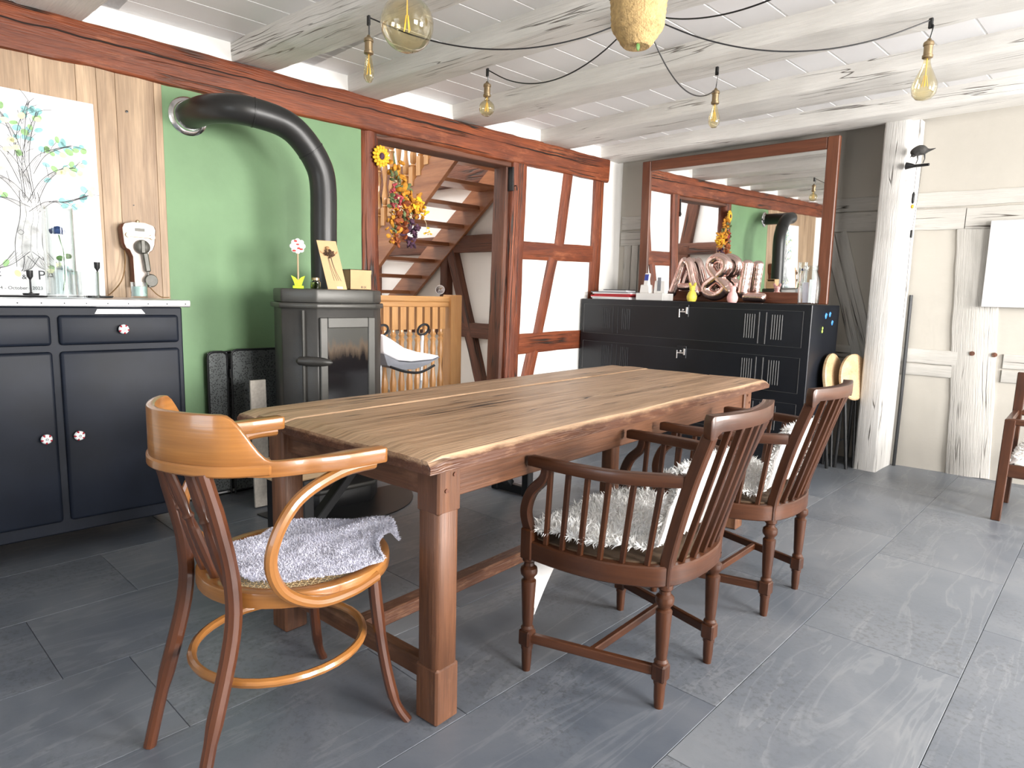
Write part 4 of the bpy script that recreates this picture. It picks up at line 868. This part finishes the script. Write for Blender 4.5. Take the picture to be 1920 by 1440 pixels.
for i, (y, z, r, m, l) in enumerate(((4.823, 1.088, .016, 0, 'round blue magnet on the side of the black lockers, next to another'), (4.895, 1.098, .014, 0, 'upright blue magnet, highest on the side of the black lockers'), (4.95, 1.038, .014, 0, 'blue magnet sitting alone on the locker side, nearest the back edge'), (4.778, .99, .012, 1, 'yellow-green magnet low on the side of the black lockers'))):
    mb = MB()
    if m == 0: mb.ell((0, 0, 0), (.004, r, r * 1.35), 12, 6); mb.ell((.002, r * .5, r * .5), (.003, r * .55, r * .6), 8, 5)
    else: mb.ell((0, 0, -.01), (.004, r, r), 10, 6); mb.ell((0, .002, .012), (.004, r * .7, r), 10, 6)
    o = tag(mb.build('magnet', 'magnet_green' if m else 'magnet_blue'), l, 'magnet', 'magnets on the locker side'); o.location = (-1.764, y, z)
# ------------------------------------------------------------------ mirror on the lockers
mr = thing('wall_mirror', 'large mirror in a dark brown wooden frame standing on the lockers', 'mirror', (-2.655, 5.03, 1.166)); mr.rotation_euler = (R(1.45), 0, .035); a, b, hh, fw = -.81, .81, 1.19, .085
for x0, x1 in ((a, a + fw), (b - fw, b)): MB().box(x0, x1, -.02, .02, 0, hh).build('frame_stile', 'mirror_frame', mr, bevel=.006)
for z0, z1 in ((0, fw), (hh - fw, hh)): MB().box(a + fw, b - fw, -.018, .02, z0, z1).build('frame_rail', 'mirror_frame', mr, bevel=.006)
MB().box(a + fw - .005, b - fw + .005, -.004, .006, fw - .005, hh - fw + .005).build('glass', 'mirror_glass', mr, smooth=False)
# ------------------------------------------------------------------ things on the lockers
ZK = 1.1635
rg = random.Random(9); z = ZK
pst = [('white_paper', .008, 'lowest white magazine of the paper stack on the lockers'), ('white_paper', .006, 'white booklet just under the red folders in the paper stack'), ('paper_red', .009, 'lower red folder in the paper stack on the lockers'), ('paper_red', .008, 'upper red folder in the paper stack on the lockers'), ('white_paper', .007, 'white booklet lying right on the red folders'), ('bouncer_grey', .006, 'grey brochure in the upper part of the paper stack'), ('white_paper', .008, 'white magazine just under the dark notebook on the paper stack'), ('paper_dark', .005, 'small dark notebook on top of the paper stack')]
for i, (m, t, l) in enumerate(pst):
    s = 1 if i < 6 else .62; z += .0006; t *= 1.4
    o = tag(MB().box(-.2 * s, .2 * s, -.11 * s, .11 * s, 0, t).build('magazine', m, bevel=.001), l, 'magazine', 'papers stacked on the lockers'); o.location = (-3.5 + rg.uniform(-.02, .02), 4.74, z); o.rotation_euler = (0, 0, rg.uniform(-.06, .06)); z += t
wb_ = thing('white_box', 'flat white box carrying the cordless phone on the lockers', 'box', (-3.115, 4.72, ZK)); MB().box(-.13, .13, -.08, .08, 0, .058).build('box', 'plastic_white', wb_, bevel=.003)
cp = thing('cordless_phone', 'white cordless phone with blue screen in its charging stand', 'phone', (-3.19, 4.71, ZK + .0585)); MB().prism([(-.05, 0), (.05, 0), (.042, .07), (-.042, .07)], -.03, .03, lambda a, b, d: (a, d, b)).build('charger', 'plastic_white', cp, bevel=.006)
h_ = MB().bar((0, -.012, .02), (0, .012, .165), .05, .02, (0, 1, 0)).build('handset', 'plastic_white', cp, bevel=.006); MB().bar((0, -.0095, .105), (0, -.0015, .155), .036, .004, (0, 1, 0)).build('screen', 'screen_blue', h_, smooth=False); cp.children[1].location.y = 0
wr = thing('router', 'pale grey upright router between phone and letter balloon', 'router', (-3.06, 4.73, ZK + .0585)); MB().prism([(-.06, 0), (.055, 0), (.05, .105), (-.05, .105)], -.025, .025, lambda a, b, d: (a, d, b)).build('case', 'plastic_white', wr, bevel=.006); MB().box(-.02, .012, -.028, -.024, .02, .13).build('front_strip', 'bouncer_grey', wr, smooth=False)
def balloon(name, label, paths, loc, rz, r0=.038):
    o = thing(name, label, 'balloon', loc, rz, 'rose gold letter balloons')
    for P, cl, rs_ in paths:
        P = smooth_path([(a, 0, b) for a, b in P], 8, cl); n = len(P); rr = []
        for i in range(n):
            e = 1 if cl else min(1, (min(i, n - 1 - i) + .35) / 3.2) ** .5; rr.append(r0 * rs_ * e * (1 + .01 * math.sin(i * 2.1)))
        MB().tube(P, rr, 16, cl, flat=1.15, up=(0, 1, 0)).build('foil', 'rose_foil', o, angle=180)
    return o
balloon('letter_balloon', 'rose gold foil balloon shaped as letter A', [([(-.125, .035), (-.08, .15), (-.03, .3), (0, .33)], False, 1), ([(0, .33), (.03, .3), (.08, .15), (.13, .035)], False, 1), ([(-.07, .12), (0, .115), (.07, .12)], False, .8)], (-2.955, 4.93, ZK + .004), .05)
balloon('letter_balloon', 'rose gold foil balloon shaped as an ampersand', [([(.15, .03), (.06, .12), (-.05, .225), (-.06, .29), (0, .325), (.065, .29), (.06, .22), (-.02, .155), (-.09, .10), (-.085, .05), (-.02, .025), (.05, .05), (.11, .13)], False, 1.0)], (-2.665, 4.925, ZK + .026), 0, .042)
balloon('letter_balloon', 'rose gold foil balloon shaped as letter L', [([(-.045, .325), (-.05, .25), (-.06, .15), (-.07, .03)], False, 1.0), ([(-.07, .042), (.0, .04), (.06, .038), (.12, .036)], False, .85)], (-2.375, 4.93, ZK + .005), .0, .042)
def rabbit(label, m, x):
    o = thing('rabbit_figure', label, 'figurine', (x, 4.625, ZK), 0, 'ceramic rabbits on the lockers')
    MB().lathe([(0, 0), (.03, 0), (.039, .02), (.04, .04), (.03, .068), (.018, .082), (.021, .095), (.024, .108), (.018, .12), (0, .124)], 18).build('body', m, o)
    for s in (-1, 1): MB().ell((s * .02, .0, .128), (.012, .007, .02), 8, 6, Matrix.Rotation(s * .5, 3, 'Y')).build('ear', m, o)
rabbit('yellow ceramic rabbit with round body before the letter A', 'rabbit_yellow', -2.71); rabbit('pink ceramic rabbit with round body before the ampersand', 'rabbit_pink', -2.372)
gjr = thing('glass_jar', 'large clear glass jar with folded papers on the end of the lockers', 'jar', (-1.855, 4.72, ZK)); MB().lathe([(0, 0), (.06, 0), (.07, .012), (.073, .12), (.068, .18), (.048, .225), (.046, .235), (.05, .24), (.05, .262), (.046, .268), (.043, .265), (.043, .228), (.065, .175), (.069, .12), (.066, .014), (0, .01)], 28).build('glass', 'clear_glass', gjr)
for i, (dx, dy, m, h, l) in enumerate(((-.02, .0, 'paper_lilac', .14, 'lilac folded note standing inside the glass jar'), (.025, -.01, 'white_paper', .16, 'tall white folded note inside the glass jar'), (.005, .03, 'cardboard', .11, 'tan folded note at the back of the glass jar'))):
    o = tag(MB().box(-.022, .022, -.003, .003, 0, h).build('note', m, bevel=.001), l, 'paper', 'notes in the glass jar'); o.location = (-1.855 + dx, 4.72 + dy, ZK + .013); o.rotation_euler = (0, .06 * (i - 1), .3 * i - .2)
# ------------------------------------------------------------------ folded stools behind the armchair
def stool(label, x, y, rz):
    o = thing('folding_stool', label, 'stool', (x, y, 0), rz, 'folded stools between lockers and post')
    s = MB().lathe([(0, -.015), (.155, -.015), (.165, -.008), (.165, .008), (.155, .015), (0, .015)], 30, (0, 0, .66), (1, 0, .12)).build('seat', 'light_wood', o)
    for dy in (-.07, .07):
        MB().tube([(-.04, dy, .0), (-.03, dy * .8, .6)], .011, 8).build('leg', 'black_iron', o); MB().tube([(.03, dy * .6, 0), (-.02, dy, .62)], .011, 8).build('leg', 'black_iron', o)
    MB().tube([(-.036, -.07, .2), (-.036, .07, .2)], .008, 6).build('crossbar', 'black_iron', o)
stool('folded stool with round pale wood seat and black legs, closer to the lockers', -1.71, 4.9, R(0)); stool('folded stool with round pale wood seat, turned toward the white post', -1.60, 5.0, R(-14))
# ------------------------------------------------------------------ bird clock on the post
bd = thing('bird_ornament', 'dark bird ornament on a black perch with hanging cords, fixed to the white post', 'ornament', (-1.405, 5.0, 2.09))
MB().tube([(0, 0, .0), (.04, 0, -.004), (.05, 0, -.006), (.138, -.02, -.01)], [.024, .014, .010, .009], 10).build('perch', 'black_iron', bd)
MB().tube(smooth_path([(.035, -.01, .06), (.045, -.01, .075), (.075, -.012, .088), (.105, -.016, .082), (.13, -.02, .08), (.168, -.025, .086)], 4), [.006, .014, .021, .026, .029, .031, .032, .033, .033, .032, .031, .029, .026, .022, .017, .013, .01, .007, .005, .003, .002][:21], 12).build('bird_body', 'bird_grey', bd)
MB().ell((.042, -.01, .066), (.017, .015, .018), 10, 8).build('head', 'bird_grey', bd); MB().tube([(.032, -.01, .062), (.022, -.012, .045)], [.005, .001], 6).build('beak', 'black_iron', bd)
for x in (.065, .105): MB().tube([(x, -.014, .06), (x + .004, -.014, .03), (x - .004, -.014, .004)], [.006, .003, .003], 6).build('leg', 'black_iron', bd)
MB().tube([(.068, -.014, -.005), (.066, -.014, -.18)], .0012, 5).tube([(.098, -.014, -.005), (.09, -.014, -.25), (.076, -.014, -.46), (.05, .1, -1.0)], .0012, 5).build('cord', 'black_iron', bd)
MB().lathe([(.003, 0), (.009, .01), (.009, .06), (.003, .075)], 10, (.066, -.014, -.25)).build('weight', 'black_iron', bd); MB().ell((.066, -.014, -.268), (.01, .01, .013), 10, 8).build('amber_drop', 'amber_drop', bd); MB().box(.07, .084, -.02, -.008, -.47, -.42).build('weight', 'black_iron', bd, bevel=.003)
# ------------------------------------------------------------------ board and chair at the right
wbd = tag(MB().box(2.84, 3.6, -.055, -.03, 1.18, 1.747).build('blank_canvas', 'board_panel', bevel=.002), 'plain white rectangular panel hung on the timbered wall', 'panel'); wbd.location = (-3.8, 5.13, 0); wbd.rotation_euler = (0, 0, math.atan(.11))
lc = thing('lounge_chair', 'brown wooden lounge armchair with woolly seat pad by the timbered wall', 'chair', (-.614, 4.433, 0), R(4)); M_ = 'mahogany'
for (x, y) in ((.0, 0), (0, .46), (.56, 0), (.56, .46)): MB().bar((x, y, 0), (x + (.012 if x == 0 else -.012), y, .575 if y == 0 else .8), .032, .045, w1=.045, h1=.05).build('leg', 'mahogany', lc, bevel=.004)
for y in (0, .46): MB().box(-.005, .575, y - .02, y + .02, .545, .578).build('arm', 'mahogany', lc, bevel=.006)
MB().box(-.012, .018, 0, .46, .545, .575).build('side_rail', 'mahogany', lc, bevel=.004)
for y in (0, .46): MB().box(0, .57, y - .015, y + .015, .255, .325).build('seat_rail', 'mahogany', lc, bevel=.003)
for x in (.01, .56): MB().box(x - .012, x + .012, 0, .46, .255, .325).build('seat_rail', 'mahogany', lc, bevel=.003)
wp = thing('woolly_pad', 'white woolly fleece pad on the lounge chair by the timbered wall', 'seat pad', (-.614, 4.433, 0), R(4))
def pad(u, v): return V(lerp(.03, .54, u), lerp(-.005, .45, v), .33 + .11 * (1 - (2 * u - 1) ** 6) * (1 - (2 * v - 1) ** 8) ** .5 + .012 * noise.noise(V(u * 9, v * 9, 0)))
MB().sheet(pad, 24, 24).build('pad', 'fur_hide', wp, angle=180); fur('fleece', scatter(pad, 2500, 12, V(0, 0, 1)), 'fur_white', wp, .02, .008, .8, 12)
# ------------------------------------------------------------------ dried bouquet and sunflower on the door post
sf = thing('sunflower', 'yellow knitted sunflower fixed to the red door post', 'decoration', (-3.762, 2.47, 2.045))
mb = MB()
for ring, (n, r, x) in enumerate(((15, .05, .008), (12, .034, .016))):
    for k in range(n): a = 2 * math.pi * (k + .5 * ring) / n; mb.ell((x, r * math.cos(a), r * math.sin(a) * 1.1), (.008, .016, .011), 8, 5, Matrix.Rotation(a, 3, 'X'))
mb.build('petals', 'petal_sun', sf); MB().ell((.016, 0, 0), (.012, .019, .022), 12, 8).build('centre', 'dried_purple', sf)
bq = thing('dried_bouquet', 'hanging bunch of dried flowers and orange leaves in the doorway', 'bouquet', (-3.735, 2.55, 2.09)); rg = random.Random(31)
def lump(name, mat, items, parent=bq):
    mb = MB()
    for (y, z, r) in items:
        r *= 1.25
        for k in range(8):
            c = V(rg.uniform(-.03, .03), y + rg.uniform(-1, 1) * r, z + rg.uniform(-1, 1) * r * 1.3); q = Matrix.Rotation(rg.uniform(0, 6), 3, 'X') @ Matrix.Rotation(rg.uniform(0, 6), 3, 'Z'); mb.ell(c, (r * rg.uniform(.15, .4), r * rg.uniform(.5, .9), r * rg.uniform(.25, .5)), 7, 5, q)
    mb.build(name, mat, parent, kind='stuff')
lump('orange_leaves', 'dried_orange', [(.03, -.12, .035), (.06, -.2, .04), (.05, -.28, .04), (.1, -.27, .035), (.13, -.33, .04), (.18, -.3, .035), (.2, -.36, .03), (.0, -.46, .03), (.01, -.38, .02), (.0, -.55, .025)])
lump('yellow_petals', 'petal_sun', [(.17, -.31, .025), (.21, -.33, .028), (.24, -.36, .02), (.15, -.37, .02), (.28, -.49, .012)])
lump('rust_leaves', 'dried_rust', [(.08, -.36, .04), (.04, -.44, .04), (.17, -.42, .03), (.02, -.56, .03), (.06, -.5, .035)])
lump('pink_flowers', 'dried_pink', [(.0, -.24, .02), (.02, -.32, .025), (.05, -.32, .02), (.0, -.36, .02), (.05, -.38, .015)])
lump('cream_flowers', 'dried_cream', [(.02, -.2, .012), (.03, -.3, .012), (.05, -.36, .012), (.0, -.38, .012), (.12, -.41, .012)])
lump('green_leaves', 'dried_green', [(.0, -.17, .025), (.03, -.24, .02), (.12, -.23, .022), (.1, -.42, .025), (.02, -.5, .02), (.0, -.32, .025), (.08, -.3, .02)])
lump('purple_flower', 'dried_purple', [(.13, -.47, .03), (.16, -.52, .03), (.11, -.52, .025), (.14, -.57, .025), (.17, -.48, .02), (.13, -.6, .015)])
for k in range(9): e = V(rg.uniform(-.02, .02), rg.uniform(0, .2), rg.uniform(-.5, -.25)); MB().tube(smooth_path([(0, .0, .0), (0, e.y * .3, e.z * .5), e], 5), .0016, 5).build('stalk', 'dried_green', bq)
MB().tube(smooth_path([(0, .2, -.38), (0, .26, -.42), (0, .275, -.46), (0, .27, -.49)], 5), .0014, 5).build('stalk', 'dried_cream', bq)
# ------------------------------------------------------------------ baby bouncer in the doorway, lamp beyond
bo = thing('baby_bouncer', 'white and grey baby bouncer seat on silver legs in the doorway', 'baby seat', (-4.12, 2.9, 0))
for y in (-.19, .185):
    MB().tube([(.0, y - .012, .5), (.0, y, .85)], .012, 8).build('upright', 'alu', bo); MB().tube([(0, y - .012, .5), (-.05, y - .03, .02)], .012, 8).build('leg', 'alu', bo)
    MB().tube([(.02 * math.sin(t), y + .005 + .05 * math.cos(t), .895 + .042 * math.sin(t)) for t in [k * math.pi / 10 for k in range(20)]], .0095, 8, closed=True).build('handle_ring', 'black_metal', bo)
SY = lambda a, b, d: (d, a, b)
MB().prism([(-.25, .74), (-.255, .88), (-.17, .835), (-.06, .77), (.06, .735), (.18, .715), (.275, .695), (.2, .672), (.0, .665), (-.12, .68)], -.2, .12, SY).build('fabric_seat', 'bouncer_white', bo, bevel=.02, seg=3, angle=60)
MB().prism([(-.25, .735), (-.12, .675), (.0, .66), (.2, .668), (.262, .69), (.15, .64), (.03, .61), (-.1, .61), (-.22, .65)], -.19, .125, SY).build('fabric_underside', 'bouncer_grey', bo, bevel=.012, seg=2, angle=60)
MB().tube(smooth_path([(.13, -.2, .64), (.14, -.08, .6), (.14, .06, .585), (.13, .2, .63)], 6), .01, 8).build('seat_frame', 'black_metal', bo); MB().tube([(-.05, -.22, .02), (-.05, .16, .02)], .012, 8).tube([(.16, -.22, .014), (.16, .16, .014)], .012, 8).tube([(-.05, -.22, .02), (.16, -.22, .014)], .012, 8).tube([(-.05, .16, .02), (.16, .16, .014)], .012, 8).build('base_frame', 'alu', bo)
wlp = thing('wall_spot', 'small silver spot lamp on the stairwell timber', 'lamp', (-5.56, 4.41, 1.2)); MB().lathe([(.02, 0), (.045, .03), (.05, .09), (.044, .09), (.0, .05)], 16, (0, 0, 0), (.6, -.7, .15)).build('shade', 'chrome', wlp); MB().lathe([(.03, 0), (.03, .02)], 12, (0, .03, 0), (0, -1, 0)).build('mount', 'chrome', wlp)
# ------------------------------------------------------------------ spider pendant: cables, sockets and bulbs
CAN = V(-1.80, 2.52, 2.395)
cn = thing('ceiling_rose', 'round black ceiling rose on the beam where the lamp cables meet', 'ceiling rose', CAN); MB().lathe([(0, 0), (.055, 0), (.06, -.006), (.06, -.022), (.0, -.026)], 24).build('cup', 'black_plastic', cn)
def pendant(label, hook, kind, drop, cable, bulb_r, via=None):
    hk = V(hook); o = thing('pendant_bulb', label, 'light bulb', hook, 0, 'filament bulbs hung from the beams')
    MB().box(-.009, .009, -.006, .006, -.035, .008).build('clip', 'black_plastic', o, bevel=.003)
    pts = smooth_path([V(p) - hk for p in cable], 10); MB().tube(pts, .0032, 6).build('cable', 'black_plastic', o)
    zt = -drop; MB().tube(smooth_path([(0, 0, -.015), (.012, -.006, -.03), (.004, 0, -.07), (0, 0, zt)], 5), .0032, 6).build('cord', 'black_plastic', o)
    MB().lathe([(0, 0), (.006, 0), (.010, -.008), (.019, -.014), (.021, -.02), (.021, -.028), (.0175, -.03), (.0175, -.066), (.021, -.068), (.021, -.078), (.015, -.082), (0, -.082)], 18, (0, 0, zt)).build('socket', 'brass', o)
    zb = zt - .078; r = bulb_r
    prof = {'globe': [(.012, 0), (.0125, -.012), (.016, -.02)] + [(r * math.sin(t), -.02 - r * .97 + r * math.cos(t)) for t in [.3 + k * .237 for k in range(13)]], 'edison': [(.012, 0), (.013, -.015), (.017, -.03), (r * .95, -.065), (r, -.085), (r * .9, -.105), (r * .5, -.12), (.002, -.123)], 'pear': [(.013, 0), (.014, -.02), (.02, -.04), (r * .72, -.075), (r * .97, -.105), (r, -.125), (r * .9, -.15), (r * .6, -.168), (.002, -.176)]}[kind]
    MB().lathe([(a, b + zb) for a, b in prof], 24).build('bulb', 'amber_glass', o); low = min(b for a, b in prof)
    mb = MB(); m = zb + low * .55
    for k in range(4): a = k * math.pi / 2 + .4; mb.tube([(.004 * math.cos(a), .004 * math.sin(a), m + .025), (.011 * math.cos(a), .011 * math.sin(a), m - .02)], .0014, 5)
    mb.tube([(0, 0, zb), (0, 0, m + .025)], .002, 5); mb.build('filament', 'filament', o)
def sag(a, b, s, side=0, n=6):
    a, b = V(a), V(b); a = a + (b - a).normalized() * .045 + V(0, 0, -.012); return [a.lerp(b, k / n) + V(0, 0, -s * 4 * (k / n) * (1 - k / n)) for k in range(n + 1)]
H1, H2, H4, H5 = (-2.69, 1.705, 2.385), (-2.8, 2.52, 2.385), (-1.867, 3.30, 2.385), (-.9, 3.345, 2.385)
pendant('slim filament bulb on the beam beside the big globe bulb', H1, 'edison', .075, sag(CAN, H1, .13), .024)
pendant('round filament bulb hanging closest above the staircase doorway', H2, 'globe', .06, sag(CAN, H2, .15), .043)
pendant('slim pear-tipped filament bulb hanging over the table', H4, 'edison', .1, sag(CAN, (H4[0], H4[1], H4[2] - .11), .13), .03)
pendant('large pear-shaped amber filament bulb nearest the white post', H5, 'pear', .075, sag(CAN, H5, .13), .05)
pendant('very large globe filament bulb hanging between two beams', (-1.78, 1.265, 2.5), 'globe', .325, sag(CAN, (-1.78, 1.265, 2.49), .03), .082)
H6 = (-.75, 2.42, 2.385)
xc = tag(MB().tube(smooth_path(sag(CAN, H6, .11), 10), .0032, 6).build('lamp_cable', 'black_plastic'), 'black lamp cable looping to the beam away from the bulbs', 'cable')
rp = thing('rope_planter', 'rope-wrapped hanging planter below the ceiling beam', 'planter', (-1.31, 1.81, 1.965))
mb = MB()
prof = [(.0, .0), (.04, .0)] + [(.045 + .032 * min(1, k / 6) + .018 * k / 26 + .0022 * (k % 2), .004 + k * .0088) for k in range(27)] + [(.088, .24)]
mb.lathe(prof, 30); mb.build('pot', 'rope', rp); MB().tube([(0, 0, .2), (0, 0, .56)], .003, 6).tube([(.085, 0, .235), (0, 0, .4), (-.085, 0, .235)], .003, 6).build('hanger', 'rope', rp)
mb = MB(); rg = random.Random(8)
for k in range(14): a = k * .9; mb.ell((.05 * math.cos(a), .05 * math.sin(a), .25 + .03 * rg.random()), (.03, .006, .012), 7, 5, Matrix.Rotation(a, 3, 'Z') @ Matrix.Rotation(rg.uniform(-1, .3), 3, 'Y'))
mb.build('foliage', 'dried_green', rp); MB().ell((.02, -.02, -.008), (.004, .009, .013), 8, 5).build('leaf', 'leaf_dark', rp)
